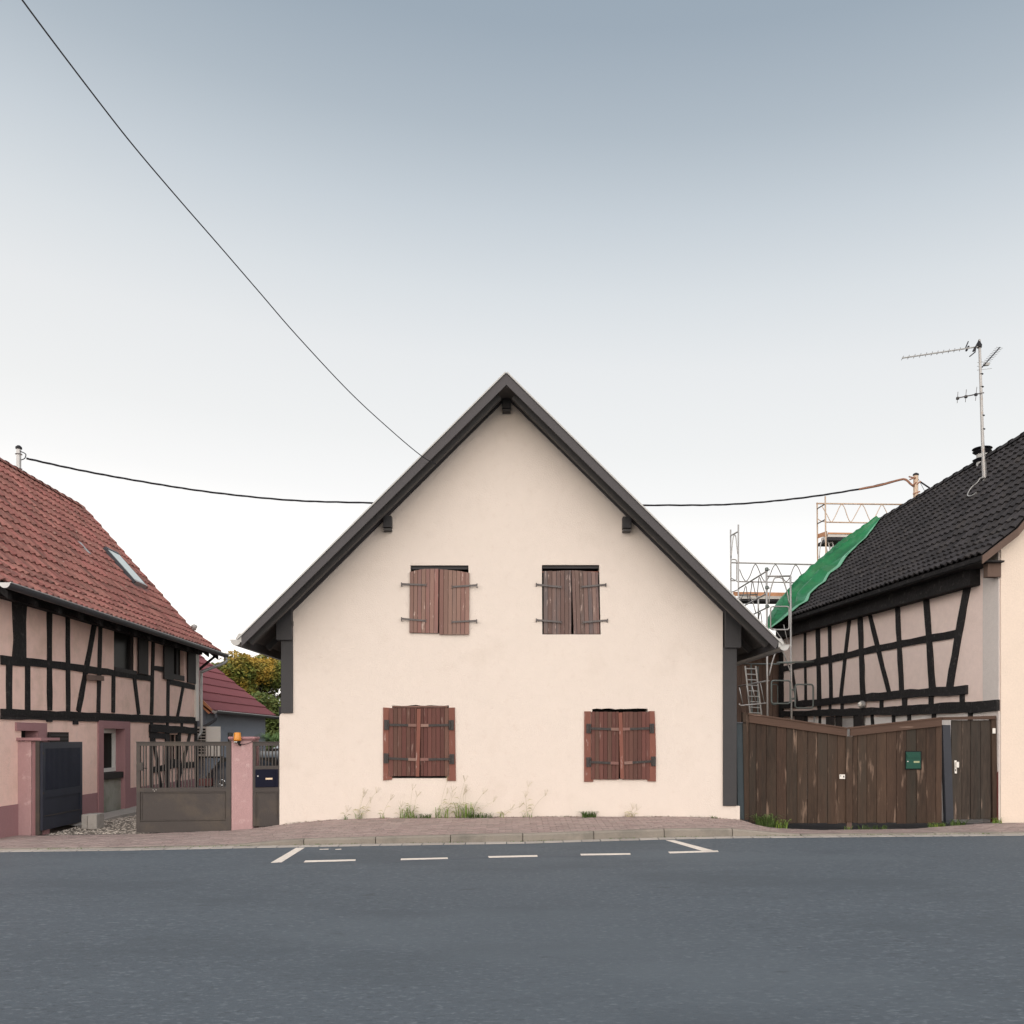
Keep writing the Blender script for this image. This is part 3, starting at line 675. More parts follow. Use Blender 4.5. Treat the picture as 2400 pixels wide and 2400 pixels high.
# gable ends
ex = .5
def Lprof(Y):
    xe = LW(Y) + ex
    k = .0
    return (Vector((xe, Y, 3.98)), Vector((xe - .80, Y, 4.60)), Vector((xe - 3.78, Y, 7.96)))
for Y in (ya, yb_ - .25):
    w = LW(Y); MB().prism([[(w - .3, -.3), (w - .3, 4.3), (w - 3.28, 7.7), (w - 6.6, 4.0), (w - 6.6, -.3)]], lambda a, b: Vector((a, Y, b)), (0, .25, 0)).build('gable_wall', M['pinkwall'], lh)
ryz0, ryz1 = 13.0, 24.0
slab('roof_deck', Lprof, ryz0, ryz1, M['beam'], lh)
def Lback(Y): e, k, r = Lprof(Y); return (Vector((2 * r.x - e.x, Y, e.z)), Vector((2 * r.x - k.x, Y, k.z)), r)
slab('roof_deck', Lback, ryz0, ryz1, M['tile_red'], lh)
ptL = roof_tiles(Lprof, ryz0, ryz1, 17, M['tile_red'], lh, lambda Y, j: Y + j * .1,
                 skip=lambda Y, s: 19.65 < Y < 21.05 and .40 < s < .60 and False)
ridge_tiles(Lprof, ryz0, ryz1 - .45, M['tile_red'], lh)
# rafters / soffit
for k in range(14):
    Y = 13.3 + k * .8; e, kk, r = Lprof(Y)
    MB().obox(e + Vector((-.03, 0, -.22)), (kk - e) * 1.0, (0, .1, 0), (0, 0, .12)).build('rafter', M['beam'], lh)
MB().obox(Lyz(ya, 3.86, 0), Lyz(yb_, 3.86) - Lyz(ya, 3.86), (.16, 0, 0), (0, 0, .22)).build('wall_plate', M['beam'], lh)
# gutter
def gutter(a, b, r, m, parent, caps=True, name='gutter_trough'):
    a, b = Vector(a), Vector(b); t = (b - a).normalized(); side = t.cross(Vector((0, 0, 1))).normalized(); g = MB(); n = 8
    for c in (a, b):
        for k in range(n + 1):
            th = math.pi + math.pi * k / n; g.v.append(c + side * math.cos(th) * r + Vector((0, 0, math.sin(th) * r)))
        for k in range(n, -1, -1):
            th = math.pi + math.pi * k / n; g.v.append(c + side * math.cos(th) * (r - .008) + Vector((0, 0, math.sin(th) * (r - .008) + .002)))
    q = 2 * (n + 1)
    for k in range(q): g.f.append((k, (k + 1) % q, q + (k + 1) % q, q + k))
    o = g.build(name, m, parent)
    for s in (-1, 1):
        e = MB().tube([a + side * r * s, b + side * r * s], .011, 6); e.build('gutter_rim', M['zinc'], o)
    if caps:
        for c in (a, b):
            g = MB(); g.v = [c + side * math.cos(math.pi + math.pi * k / n) * r + Vector((0, 0, math.sin(math.pi + math.pi * k / n) * r)) for k in range(n + 1)]
            g.f = [tuple(range(n + 1))]; g.build('gutter_end', M['zinc'], o)
    return o
gutter((LW(13.0) + ex + .09, 13.0, 3.96), (LW(24.1) + ex + .09, 24.1, 3.93), .085, M['zincdark'], lh)
gx = LW(24.0) + ex + .09
dp = [(gx, 24.0, 3.86), (gx, 24.0, 3.70), (LW(23.45) + .16, 23.5, 3.42), (LW(23.45) + .09, 23.5, 3.25), (LW(23.45) + .09, 23.5, 1.86), (LW(23.45) + .04, 23.48, 1.66), (LW(23.45) - .06, 23.46, 1.5)]
MB().tube(smoothpts(dp, 4), .042, 8).build('downpipe', M['zinc'], lh, smooth=True)
MB().obox(Lyz(23.2, 2.05, .0), (.0, .24, 0), (.05, 0, 0), (0, 0, 2.0)).build('corner_board', M['offwhite'], lh)
MB().obox(Vector((LW(23.6) + .0, 23.6, 3.45)), (.48, .0, .4), (0, .06, 0), (0, 0, .07)).build('eave_strut', M['beam'], lh)
# timbers
def LB(x0, y0, x1, y1, w, d=.028):
    a, b = Lp(x0, y0), Lp(x1, y1); MB().rough_bar(a - LN * .05, b - LN * .05, w * .88, d + .05 + random.uniform(-.004, .004), LN).build('timber', M['beam'], lh)
for q in [(0, 1669, 456, 1686, .13, .040), (0, 1679, 456, 1692, .10, .030), (0, 1546, 71, 1552, .17), (71, 1552, 161, 1563, .16), (161, 1563, 264, 1577, .15), (264, 1577, 355, 1591, .15),
          (391, 1597, 456, 1611, .15), (357, 1565, 380, 1569, .13),
          (63, 1554, 63, 1664, .17), (114, 1410, 115, 1665, .17), (157, 1430, 158, 1670, .14), (221, 1455, 182, 1668, .17), (234, 1455, 229, 1670, .15), (265, 1578, 264, 1670, .16),
          (313, 1584, 324, 1674, .16), (358, 1500, 354, 1675, .18), (393, 1598, 392, 1682, .18), (429, 1606, 414, 1684, .16),
          (44, 1405, 44, 1552, .45), (20, 1552, 20, 1664, .17),
          (114, 1684, 114, 1692, .22), (176, 1684, 176, 1698, .22), (228, 1684, 228, 1688, .2), (295, 1684, 295, 1690, .25),
          (354, 1686, 354, 1702, .14), (391, 1688, 391, 1702, .14), (425, 1690, 425, 1704, .14),
          (348, 1706, 457, 1713, .20, .05), (349, 1722, 388, 1726, .16), (354, 1712, 354, 1850, .16), (390, 1712, 390, 1850, .28), (419, 1716, 418, 1844, .20), (458, 1690, 458, 1848, .22),
          (359, 1732, 377, 1848, .16), (445, 1716, 413, 1848, .16), (352, 1806, 390, 1798, .17), (430, 1794, 457, 1792, .17), (418, 1788, 392, 1792, .25)]:
    LB(*q)
MB().bar(Lp(197, 1587, .05), Lp(235, 1590, .05), .10, .03, LN).build('nailed_board', M['board'], lh)
# windows and shutters of the left house
def Lpanel(x0, x1, yt, ybm, out, th, name, m, par=None, **k):
    q = [(x0, yt), (x1, yt), (x1, ybm), (x0, ybm)]
    # keep the panel's edges level in the world: use heights at the middle
    Ya, Yb = Lp(x0, 0).y, Lp(x1, 0).y; xm = (x0 + x1) / 2; za, zb_ = Lp(xm, ybm).z, Lp(xm, yt).z
    return MB().prism([[(Ya, za), (Yb, za), (Yb, zb_), (Ya, zb_)]], lambda a, b: Lyz(a, b, out), (-th, 0, 0)).build(name, m, par or lh, **k)
w = Lpanel(264, 321, 1462, 1578, -.10, .02, 'window', M['glass'])
for a in ((267, 271, 1466, 1575), (311, 318, 1468, 1575)): Lpanel(*a, -.05, .06, 'window_frame', M['dim_paint'], w)
Lpanel(267, 318, 1568, 1577, .03, .1, 'window_sill', M['dim_paint'], w); Lpanel(267, 318, 1462, 1472, -.03, .08, 'window_frame', M['dim_paint'], w)
Lpanel(320, 342, 1478, 1580, .06, .035, 'shutter', M['dim_paint'])
w = Lpanel(402, 432, 1508, 1594, -.10, .02, 'window', M['glass'])
Lpanel(418, 423, 1515, 1590, -.05, .05, 'window_frame', M['dim_paint'], w); Lpanel(402, 405, 1512, 1590, -.05, .05, 'window_frame', M['dim_paint'], w); Lpanel(404, 431, 1582, 1594, .02, .08, 'window_sill', M['dim_paint'], w)
Lpanel(380, 402, 1505, 1593, .06, .035, 'shutter', M['dim_paint']); Lpanel(437, 456, 1528, 1601, .05, .035, 'shutter', M['dim_paint'])
w = Lpanel(391, 418, 1720, 1790, -.10, .02, 'window', M['glass']); Lpanel(397, 399, 1722, 1780, -.06, .03, 'window_frame', M['offwhite'], w); Lpanel(405, 407, 1722, 1785, -.06, .03, 'window_frame', M['board'], w)
# ground floor recessed window in its mauve surround
Ym0, Ym1 = h_door[0][0], h_door[1][0]; zt_, zb0 = h_door[2][1], -.02
So = [(Lp(228, 0).y, -.05), (Ym0 + .006, -.05), (Ym0 + .006, zt_ - .006), (Ym1 - .006, zt_ - .006), (Ym1 - .006, -.05), (Lp(302, 0).y, -.05), (Lp(302, 0).y, Lp(265, 1690).z), (Lp(228, 0).y, Lp(265, 1690).z)]
MB().prism([So], lambda a, b: Lyz(a, b, .035), (-.3, 0, 0)).build('window_surround', M['mauve'], lh)
wi = MB().prism([[(Ym0, .85), (Ym1, .85), (Ym1, zt_), (Ym0, zt_)]], lambda a, b: Lyz(a, b, -.24), (-.02, 0, 0)).build('window', M['glass'], lh)
fw = .07
zs = .86
for q in ([(Ym0, zs), (Ym0 + fw, zs), (Ym0 + fw, zt_), (Ym0, zt_)], [(Ym1 - fw, zs), (Ym1, zs), (Ym1, zt_), (Ym1 - fw, zt_)], [(Ym0 + fw, zs), (Ym1 - fw, zs), (Ym1 - fw, zs + .08), (Ym0 + fw, zs + .08)], [(Ym0 + fw, zt_ - .1), (Ym1 - fw, zt_ - .1), (Ym1 - fw, zt_), (Ym0 + fw, zt_)]):
    MB().prism([q], lambda a, b: Lyz(a, b, -.17), (-.065, 0, 0)).build('window_frame', M['white'], wi)
MB().prism([[(Ym0 + .003, .72), (Ym1 - .003, .72), (Ym1 - .003, .85), (Ym0 + .003, .85)]], lambda a, b: Lyz(a, b, .0), (-.28, 0, 0)).build('window_sill', M['dim_paint'], wi)
MB().prism([[(Ym0 + .003, -.1), (Ym1 - .003, -.1), (Ym1 - .003, .717), (Ym0 + .003, .717)]], lambda a, b: Lyz(a, b, -.06), (-.2, 0, 0)).build('infill_panel', M['grime'], lh)
# second opening next to the street
Ya2, Yb2 = max(ya + .3, h_far[0][0]), h_far[1][0]; zt2 = h_far[2][1]
MB().prism([[(Ya2 - .2, zt2 - .006), (Yb2 - .006, zt2 - .006), (Yb2 - .006, .6), (Lp(106, 0).y, .6), (Lp(106, 0).y, Lp(78, 1694).z), (Ya2 - .2, Lp(78, 1694).z)]], lambda a, b: Lyz(a, b, .035), (-.3, 0, 0)).build('window_surround', M['mauve'], lh)
MB().prism([[(Ya2, .5), (Yb2, .5), (Yb2, zt2), (Ya2, zt2)]], lambda a, b: Lyz(a, b, -.2), (-.02, 0, 0)).build('window', M['black'], lh)
sh = Lpanel(104, 150, 1716, 1860, .09, .035, 'shutter', M['dim_paint'])
for yy in (1722, 1731): Lpanel(107, 148, yy, yy + 2, .10, .012, 'slat', M['soffit'], sh)
# roof window and glass tile
def Lroof(px, py):       # point on the left roof through a pixel
    best = None
    for i in range(2000):
        Y = 13.5 + i * .005; v = P(px, py, Y); e, k, r = Lprof(Y)
        z = k.z + (r.z - k.z) * (v.x - k.x) / (r.x - k.x)
        d = abs(z - v.z)
        if best is None or d < best[0]: best = (d, v)
    return best[1]
e, k, r = Lprof(20); sd_ = (r - k).normalized(); nr = Vector((-sd_.z, 0, sd_.x)); nr = nr if nr.z > 0 else -nr
A, B_, C_, D_ = Lroof(245, 1295), Lroof(283, 1314), Lroof(330, 1376), Lroof(297, 1361)
cen = (A + B_ + C_ + D_) / 4; yv = Vector((-.0315, 1, 0)).normalized(); wv, hv = .76, 1.12
rw = MB().cbox(cen + nr * .12, yv * (wv - .1), sd_ * (hv - .1), nr * .02).build('roof_window', M['glasspale'], lh)
for s in (-1, 1):
    MB().cbox(cen + nr * .06 + yv * s * wv / 2, yv * .06, sd_ * (hv + .06), nr * .13).build('window_frame', M['zincdark'], rw)
    MB().cbox(cen + nr * .07 + sd_ * s * hv / 2, yv * (wv - .06), sd_ * .07, nr * .14).build('window_frame', M['zinc'] if s < 0 else M['zincdark'], rw)
MB().cbox(cen + nr * .03 - sd_ * (hv / 2 + .12), yv * (wv + .25), sd_ * .2, nr * .025).build('flashing', M['zincdark'], rw)
v = Lroof(194, 1287); MB().cbox(v + nr * .045, yv * .16, sd_ * .36, nr * .03).build('glass_tile', M['zinc'], lh)
v = Lroof(452, 1480); MB().lathe(v + nr * .05, [(.05, 0), (.06, .05), (.09, .09), (.07, .14), (.0, .17)], 10).build('vent_cowl', M['zincpale'], lh, smooth=True)
# roof mast at the left edge
lm = thing('service_mast', 'grey cable mast on the ridge of the red tiled roof, at the left edge', 'mast', P(44, 1113, 20.5))
MB().tube([P(44, 1125, 20.5), P(44, 1052, 20.5)], .055, 8).build('pole', M['zinc'], lm)
MB().lathe(P(44, 1053, 20.5), [(.055, 0), (.075, .01), (.075, .05), (.03, .09)], 8).build('cap', M['cable'], lm)
for yy in (1066, 1100, 1104): MB().lathe(P(44, yy, 20.5), [(.06, 0), (.085, .012), (.06, .03)], 8).build('clamp', M['zinc'], lm)
MB().tube(smoothpts([P(48, 1058, 20.45), P(60, 1064, 20.3), P(58, 1074, 20.3), P(50, 1078, 20.4)], 4), .012, 5).build('jumper_wire', M['cable'], lm)

# stone block, concrete strip, gravel
stn = MB(); b0 = P(190, 1949, 15.4); b0.z = -.06
stn.obox(b0, (.12, 0, 0), (0, .30, 0), (0, 0, .265)); stn.obox(b0 + Vector((.125, -.03, .0)), (.17, 0, 0), (0, .30, 0), (0, 0, .275))
tag(stn.build('stone_block', M['conc'], bevel=.012), 'squat grey stone block on the ground at the end of the open dark gate leaf', 'stone block')
strip = MB()
for (Y, w0, z0) in ((15.6, .45, .0), (17.5, .5, .03), (20, .6, .05), (23.5, .7, .06)):
    strip.v += [Vector((LW(Y), Y, z0)), Vector((LW(Y) + w0, Y, z0 - .015)), Vector((LW(Y) + w0, Y, -.2))]
for k in range(3): strip.f += [(3 * k, 3 * k + 1, 3 * k + 4, 3 * k + 3), (3 * k + 1, 3 * k + 2, 3 * k + 5, 3 * k + 4)]
strip.build('concrete_path', M['conc'], kind='structure')
gr = MB()
for _ in range(4200):
    Y = random.uniform(14.6, 19.0) if random.random() < .8 else random.uniform(19, 23); X = random.uniform(LW(Y) + .35, -5.0)
    s = random.uniform(.012, .028); z = (-.05 if Y > 17 else min(zyard(X, Y), .02)) + s * .3
    d = [Vector((s * random.uniform(.8, 1.3), 0, 0)), Vector((0, s * random.uniform(.8, 1.3), 0)), Vector((0, 0, s * .7))]; c = Vector((X, Y, z)); i0 = len(gr.v)
    gr.v += [c + d[0], c + d[1], c - d[0], c - d[1], c + d[2]]; gr.f += [(i0, i0 + 1, i0 + 4), (i0 + 1, i0 + 2, i0 + 4), (i0 + 2, i0 + 3, i0 + 4), (i0 + 3, i0, i0 + 4)]
tag(gr.build('gravel', M['gravel'], kind='stuff'), 'pale loose gravel in the courtyard behind the metal gates', 'gravel')

# ------------------------------------------------------------------ left gates and pillars
GL = [(0, 14.42), (85, 14.45), (320, 14.55), (541, 14.75), (592, 14.85), (655, 15.0), (700, 15.0)]
def G(px, py, dy=0.0): v = P(px, py, interp(GL, px)); v.y += dy; return v
def gbox(g, x0, x1, yt, ybm, dy, th):
    a, b = G(x0, ybm, dy), G(x1, ybm, dy); zt = G((x0 + x1) / 2, yt).z; zb_ = G((x0 + x1) / 2, ybm).z
    a.z = b.z = zb_; return g.obox(a, b - a, (0, th, 0), (0, 0, zt - zb_))
# left pillar
pl = thing('gate_pillar', 'mauve pink wall pillar with dark post at the left edge, beside the open gate leaf', 'pillar', G(65, 1960), 'pillars of the metal gates')
gbox(MB(), -60, 73, 1737, 1975, 0, .45).build('pillar_shaft', M['pinkpillar'], pl); gbox(MB(), 73.3, 84, 1738, 1970, .03, .4).build('side_strip', M['mauve'], pl)
gbox(MB(), -60, 100, 1729, 1735.5, -.05, .6).build('coping', M['mauve'], pl)
gbox(MB(), 84.5, 94, 1737, 1957, -.02, .09).build('steel_post', M['darkmetal'], pl)
for yy in (1763, 1857): gbox(MB(), 94, 100, yy, yy + 5, 0, .05).build('hinge', M['darkmetal'], pl)
# open leaf, swung inwards
ol = thing('open_gate_leaf', 'blue black metal gate leaf swung open into the courtyard', 'gate', G(99, 1955))
O0 = G(100, 1952); O1 = P(193, 1931, 16.03); dv = Vector((O1.x - O0.x, O1.y - O0.y, 0)); nv = Vector((dv.y, -dv.x, 0)).normalized(); Lg = dv.length; dvn = dv.normalized()
zl0, zl1 = .02, 1.515
def obar(u0, u1, z0, z1, off=0, th=.04, name='gate_frame', m='bluemetal', par=None):
    o = O0 + dvn * u0 + nv * off; o.z = z0; return MB().obox(o, dvn * (u1 - u0), nv * -th, (0, 0, z1 - z0)).build(name, M[m], par or ol)
obar(0, .09, zl0, zl1); obar(Lg - .08, Lg, zl0, zl1); obar(.09, Lg - .08, zl1 - .11, zl1); obar(.09, Lg - .08, zl0, zl0 + .22); obar(.09, Lg - .08, .56, .69); obar(.09, Lg - .08, zl0 + .22, .56, -.015, .015, 'gate_panel')
obar(.05, Lg - .03, .25, .262, .006, .01, 'gate_rail', 'darkmetal')
obar(.09, Lg - .08, .69, zl1 - .11, -.026, .006, 'gate_panel')
n = 30
for k in range(n):
    u = .11 + (Lg - .21) * k / (n - 1); obar(u - .008, u + .008, .69, zl1 - .11, .0, .020, 'bar')
# closed leaf
cl = thing('closed_gate_leaf', 'brown grey closed metal gate leaf with vertical bars over a solid panel', 'gate', G(430, 1950))
D = 'darkmetal'
def gp(x0, x1, yt, ybm, dy, th, name='gate_frame', m=D, par=None, **k): return gbox(MB(), x0, x1, yt, ybm, dy, th).build(name, M[m], par or cl, **k)
gp(319.5, 328, 1740, 1952, 0, .05); gp(530, 541, 1740, 1946, 0, .05); gp(328, 530, 1740, 1748, 0, .05); gp(328, 530, 1846, 1856, 0, .05); gp(319, 541.5, 1738.2, 1740, -.012, .075)
gp(328, 530, 1925, 1950, .002, .045); gp(328, 530, 1856, 1925, .018, .02, 'gate_panel'); gp(331, 527, 1857, 1859, .008, .01, 'gate_rail'); gp(331, 333, 1859, 1922, .008, .01, 'gate_rail'); gp(525, 527, 1859, 1922, .008, .01, 'gate_rail'); gp(328, 530, 1921, 1923, .0, .018, 'gate_rail')
gp(319.8, 335, 1787, 1806, -.006, .06, 'lock_box'); gp(337, 346, 1800, 1801.5, -.03, .012, 'gate_handle', 'black')
bars = [335, 341, 350, 356, 364.5, 371.5, 381, 387.5, 395.5, 402.5, 411, 419, 427, 433, 441, 448, 456.5, 463, 471, 478, 485.5, 492, 501, 507, 516, 522.5]
for b in bars: gp(b - 1.25, b + 1.25, 1748, 1846, .014, .02, 'bar')
for (a, b) in ((359, 1851), (366, 1851), (362, 1854)): gp(a - .7, a + .7, b - .7, b + .7, -.004, .005, 'screw', 'cream')
# middle pillar and beacon
mp_ = thing('gate_pillar', 'pink rendered pillar between the closed gate leaf and the pedestrian gate', 'pillar', G(567, 1943), 'pillars of the metal gates')
gbox(MB(), 541.8, 592, 1735, 1960, 0, .38).build('pillar_shaft', M['pinkpillar'], mp_, bevel=.01)
gbox(MB(), 536, 600, 1726.5, 1733, -.05, .30).build('coping', M['mauve'], mp_, bevel=.015); gbox(MB(), 539, 597, 1733, 1735, -.02, .26).build('coping', M['mauve'], mp_)
bl = thing('beacon_lamp', 'orange warning beacon on the front of the pink pillar', 'beacon', G(560, 1740, -.1))
bc = G(560.5, 1736, -.09)
MB().lathe(bc, [(.062, 0), (.066, .02), (.062, .06), (.056, .13), (.05, .14), (.0, .145)], 16).build('lens', M['orange'], bl, smooth=True)
MB().lathe(bc + Vector((0, 0, -.045)), [(.04, 0), (.052, .01), (.055, .043)], 12).build('lamp_base', M['black'], bl)
MB().tube([bc + Vector((.02, .02, -.06)), bc + Vector((.02, .1, -.075))], .02, 8).build('bracket', M['black'], bl)
MB().cbox(bc + Vector((-.015, -.05, -.02)), (.05, 0, 0), (0, .01, 0), (0, 0, .012)).build('lamp_clip', M['cream'], bl)
MB().tube(smoothpts([bc + Vector((.03, .06, -.065)), G(576, 1744, -.015), G(586, 1741, -.015), G(593, 1737, -.012)], 4), .005, 5).build('wire', M['cable'], bl)
# pedestrian gate
pg = thing('pedestrian_gate', 'narrow brown metal pedestrian gate with navy letterbox, between pink pillar and cream house', 'gate', G(623, 1937))
def pp(*a, **k): return gp(*a, par=pg, **k)
pp(592.5, 599, 1740, 1937, 0, .05); pp(652, 655, 1740, 1933, 0, .05); pp(599, 652, 1740, 1748, 0, .05); pp(592.5, 655, 1738.2, 1740, -.01, .07); pp(599, 652, 1795, 1803, 0, .05); pp(599, 652, 1845, 1856, 0, .05)
pp(599, 652, 1856, 1936, .015, .02, name='gate_panel'); pp(602, 649, 1857, 1858.5, .006, .01, name='gate_rail'); pp(602, 603.5, 1858, 1915, .006, .01, name='gate_rail'); pp(647.5, 649, 1858, 1915, .006, .01, name='gate_rail')
for b in (608, 614, 622, 629, 637.5, 645.5): pp(b - 1.2, b + 1.2, 1748, 1795, .014, .02, name='bar')
lb = pp(599, 652, 1803, 1845, -.01, .06, name='letterbox', m='navy'); gbox(MB(), 599.5, 645, 1804, 1844, -.022, .012).build('letterbox_door', M['navy'], lb)
gbox(MB(), 623.5, 639.5, 1823, 1827, -.026, .004).build('name_label', M['label'], lb)
MB().tube([G(605.5, 1819, -.03), G(605.5, 1819, -.02)], .014, 10).build('lock', M['zinc'], lb)

# ------------------------------------------------------------------ outbuilding with heat pump, cars
ob = thing('outbuilding', 'low blue grey outbuilding with wine red metal tile roof behind the gates', 'outbuilding', (-9.1, 28, 0))
OX = -8.79
def Oprof(Y): return (Vector((OX, Y, 2.38)), Vector((OX - 1.2, Y, 3.34)), Vector((OX - 4.2, Y, 5.74)))
slab('roof_deck', Oprof, 25.0, 31.8, M['tile_wine'], ob)
def panel_roof():
    for j in range(11):
        g = MB(); L_ = 2500
        for k in range(29):
            Y = 25 + .2429 * k
            if Y > 31.8: break
        n = 56
        for k in range(n + 1):
            Y = 25 + 6.8 * k / n; h = .022 if k % 2 else .0
            e = Vector((OX, 0, 2.38)); r = Vector((OX - 4.2, 0, 5.74)); d = (r - e); nn = Vector((d.z, 0, -d.x)).normalized()
            p0 = e + d * (j / 11) + nn * (.035 + h); p1 = e + d * ((j + 1.08) / 11) + nn * (.0 + h); p2 = p0 - nn * .035
            for p in (p2, p0, p1): g.v.append(Vector((p.x, Y, p.z)))
        for k in range(n): a = 3 * k; g.f += [(a, a + 3, a + 4, a + 1), (a + 1, a + 4, a + 5, a + 2)]
        g.build('roof_panel', M['tile_wine'], ob)
panel_roof()
MB().box(OX - .55, OX - .3, 25.3, 31.45, -.1, 2.45).build('wall', M['bluewall'], ob)
MB().prism([[(OX - .55, -.1), (OX - .55, 2.6), (OX - 4.2, 5.5), (OX - 7, 3), (OX - 7, -.1)]], lambda a, b: Vector((a, 25.3, b)), (0, .2, 0)).build('gable_wall', M['bluewall'], ob)
gutter((OX + .08, 25.0, 2.38), (OX + .08, 31.8, 2.36), .085, M['zincdark'], ob)
MB().tube(smoothpts([(OX + .08, 25.05, 2.28), (OX + .08, 25.05, 2.12), (OX - .2, 25.1, 1.95), (OX - .5, 25.1, 1.88), (OX - .9, 25.1, 1.8)], 3), .045, 8).build('downpipe', M['zincdark'], ob)
MB().cbox((OX - .25, 25.02, 2.55), (.42, 0, -.42), (0, .04, 0), (.12, 0, .12)).build('verge_tile', M['terracotta'], ob)
MB().box(OX - .32, OX - .28, 27.3, 28.6, 1.35, 1.75).build('window', M['glass'], ob)
MB().box(OX - .30, OX - .26, 27.7, 28.0, 1.38, 1.72).build('shutter', M['zincpale'], ob)
# tall chimney-like post at far eave
MB().box(-8.72, -8.52, 31.9, 32.3, 0, 2.75).build('end_post', M['trim'], ob)
hp = thing('heat_pump', 'off white heat pump unit with grille beside the blue grey outbuilding', 'heat pump', P(490, 1775, 24.9))
a, b, c_ = P(459, 1772, 25.0), P(484, 1772, 24.6), P(517, 1772, 24.75); H_ = 1.6 + (1728 - 1706) * .0123 - a.z
g = MB(); zb_ = a.z; g.v = [Vector((p.x, p.y, zb_)) for p in (a, b, c_, a + (c_ - b))] + [Vector((p.x, p.y, zb_ + .86)) for p in (a, b, c_, a + (c_ - b))]
g.f = [(0, 1, 2, 3), (4, 5, 6, 7), (0, 1, 5, 4), (1, 2, 6, 5), (2, 3, 7, 6), (3, 0, 4, 7)]; hb = g.build('casing', M['offwhite'], hp)
e1 = (b - a); e1.z = 0; n1 = Vector((e1.y, -e1.x, 0)).normalized(); n1 = n1 if n1.y < 0 else -n1
for k in range(9):
    z = zb_ + .07 + k * .085; o = Vector((a.x, a.y, z)) + e1 * .10 + n1 * .002
    for t0, t1 in ((0, .38), (.44, .82)): MB().obox(o + e1 * t0, e1 * (t1 - t0), n1 * .006, (0, 0, .055)).build('vent_slot', M['black'], hp)
e2 = c_ - b; e2.z = 0; n2 = Vector((e2.y, -e2.x, 0)).normalized(); n2 = n2 if n2.y < 0 else -n2
MB().obox(Vector((b.x, b.y, zb_ + .1)) + e2 * .18 + n2 * .001, e2 * .62, n2 * .008, (0, 0, .66)).build('side_panel', M['offwhite'], hp)
MB().obox(Vector((a.x - .05, a.y, zb_ - .06)), (c_ - a) * 1.05, (0, .3, 0), (0, 0, .05)).build('wall_bracket', M['black'], hp)

def car(name, label, cx, yrear, w, h, L, paint, rise=.0):
    t = thing(name, label, 'car', (cx, yrear + L / 2, -.05)); z0 = -.05
    # (y, half width, z bottom, z belt, half width roof, z roof)
    secs = [(0, .86, .30, .62, .80, .72), (.06, .93, .24, .80, .84, .88), (.22, .97, .2, .90, .74, 1.12), (.55, 1, .18, .93, .68, 1.30), (1.2, 1, .18, .94, .66, 1.38), (2.0, 1, .18, .93, .66, 1.37),
            (2.7, 1, .18, .92, .68, 1.22), (3.1, .99, .18, .90, .80, .98), (3.7, .95, .2, .82, .78, .86), (4.05, .85, .28, .66, .70, .70)]
    g = MB(); k = 0; hw = w / 2; sc = h / 1.38
    for (y, a, zb1, zm, rw_, zr) in secs:
        yy = yrear + y * L / 4.05
        pts = [(-a * .92, zb1), (-a, zb1 + .15), (-a, zm * .85), (-a * .97, zm), (-rw_ * a, zr), (-rw_ * a * .7, zr + .03), (0, zr + .045), (rw_ * a * .7, zr + .03), (rw_ * a, zr), (a * .97, zm), (a, zm * .85), (a, zb1 + .15), (a * .92, zb1)]
        for (q, z) in pts: g.v.append(Vector((cx + q * hw, yy, z0 + z * sc)))
    m = 13
    for i in range(len(secs) - 1):
        for j in range(m): g.f.append((i * m + j, i * m + (j + 1) % m, (i + 1) * m + (j + 1) % m, (i + 1) * m + j))
    g.f.append(tuple(range(m))); g.f.append(tuple((len(secs) - 1) * m + j for j in range(m)))
    o = g.build('body', paint, t, smooth=True); md = o.modifiers.new('s', 'SUBSURF'); md.levels = md.render_levels = 1
    y = yrear
    # rear glass, windscreen, side glass
    def pane(p, name='windscreen'): MB().quad(*[Vector((cx + a * hw, yrear + b * L / 4.05, z0 + c2 * sc)) for a, b, c2 in p]).build(name, M['glass'], t)
    pane([(-.74, .10, .93), (.74, .10, .93), (.64, .44, 1.29), (-.64, .44, 1.29)], 'rear_window')
    pane([(-.80, 3.06, .97), (.80, 3.06, .97), (.66, 2.45, 1.33), (-.66, 2.45, 1.33)])
    for s in (-1, 1):
        pane([(s * .985, .6, .95), (s * .985, 2.8, .94), (s * .72, 2.3, 1.28), (s * .72, .7, 1.28)], 'side_window')
        MB().cbox((cx + s * hw * .82, yrear - .005, z0 + .78 * sc), (.26, 0, 0), (0, .08, 0), (0, 0, .15)).build('tail_light', M['taillight'], t)
        for yw in (.7, 3.25):
            c = Vector((cx + s * hw * .93, yrear + yw * L / 4.05, z0 + .31))
            wh = MB().tube([c - Vector((.09, 0, 0)), c + Vector((.09, 0, 0))], .31, 20).build('wheel', M['rubber'], t); MB().tube([c - Vector((.096, 0, 0)), c + Vector((.096, 0, 0))], .2, 14).build('rim', M['zinc'], wh)
    MB().cbox((cx, yrear - .01, z0 + .36 * sc), (w * .88, 0, 0), (0, .1, 0), (0, 0, .2)).build('bumper', M['rubber'], t)
    return t
c1 = car('hatchback', 'dark hatchback parked behind the closed metal gate, seen through its bars', -5.45, 17.2, 1.74, 1.32, 3.9, M['carpaint'])
e = Vector((-5.83 + .0, 17.17, .69))
em = MB().tube([e + Vector((.055 * math.cos(a * .3927), 0, .055 * math.sin(a * .3927))) for a in range(16)], .007, 5, closed=True)
em.build('badge', M['chrome'], c1)
car('silver_car', 'silver car parked deeper in the courtyard, seen through the pedestrian gate bars', -5.9, 22.3, 1.8, 1.45, 4.2, M['silver'])

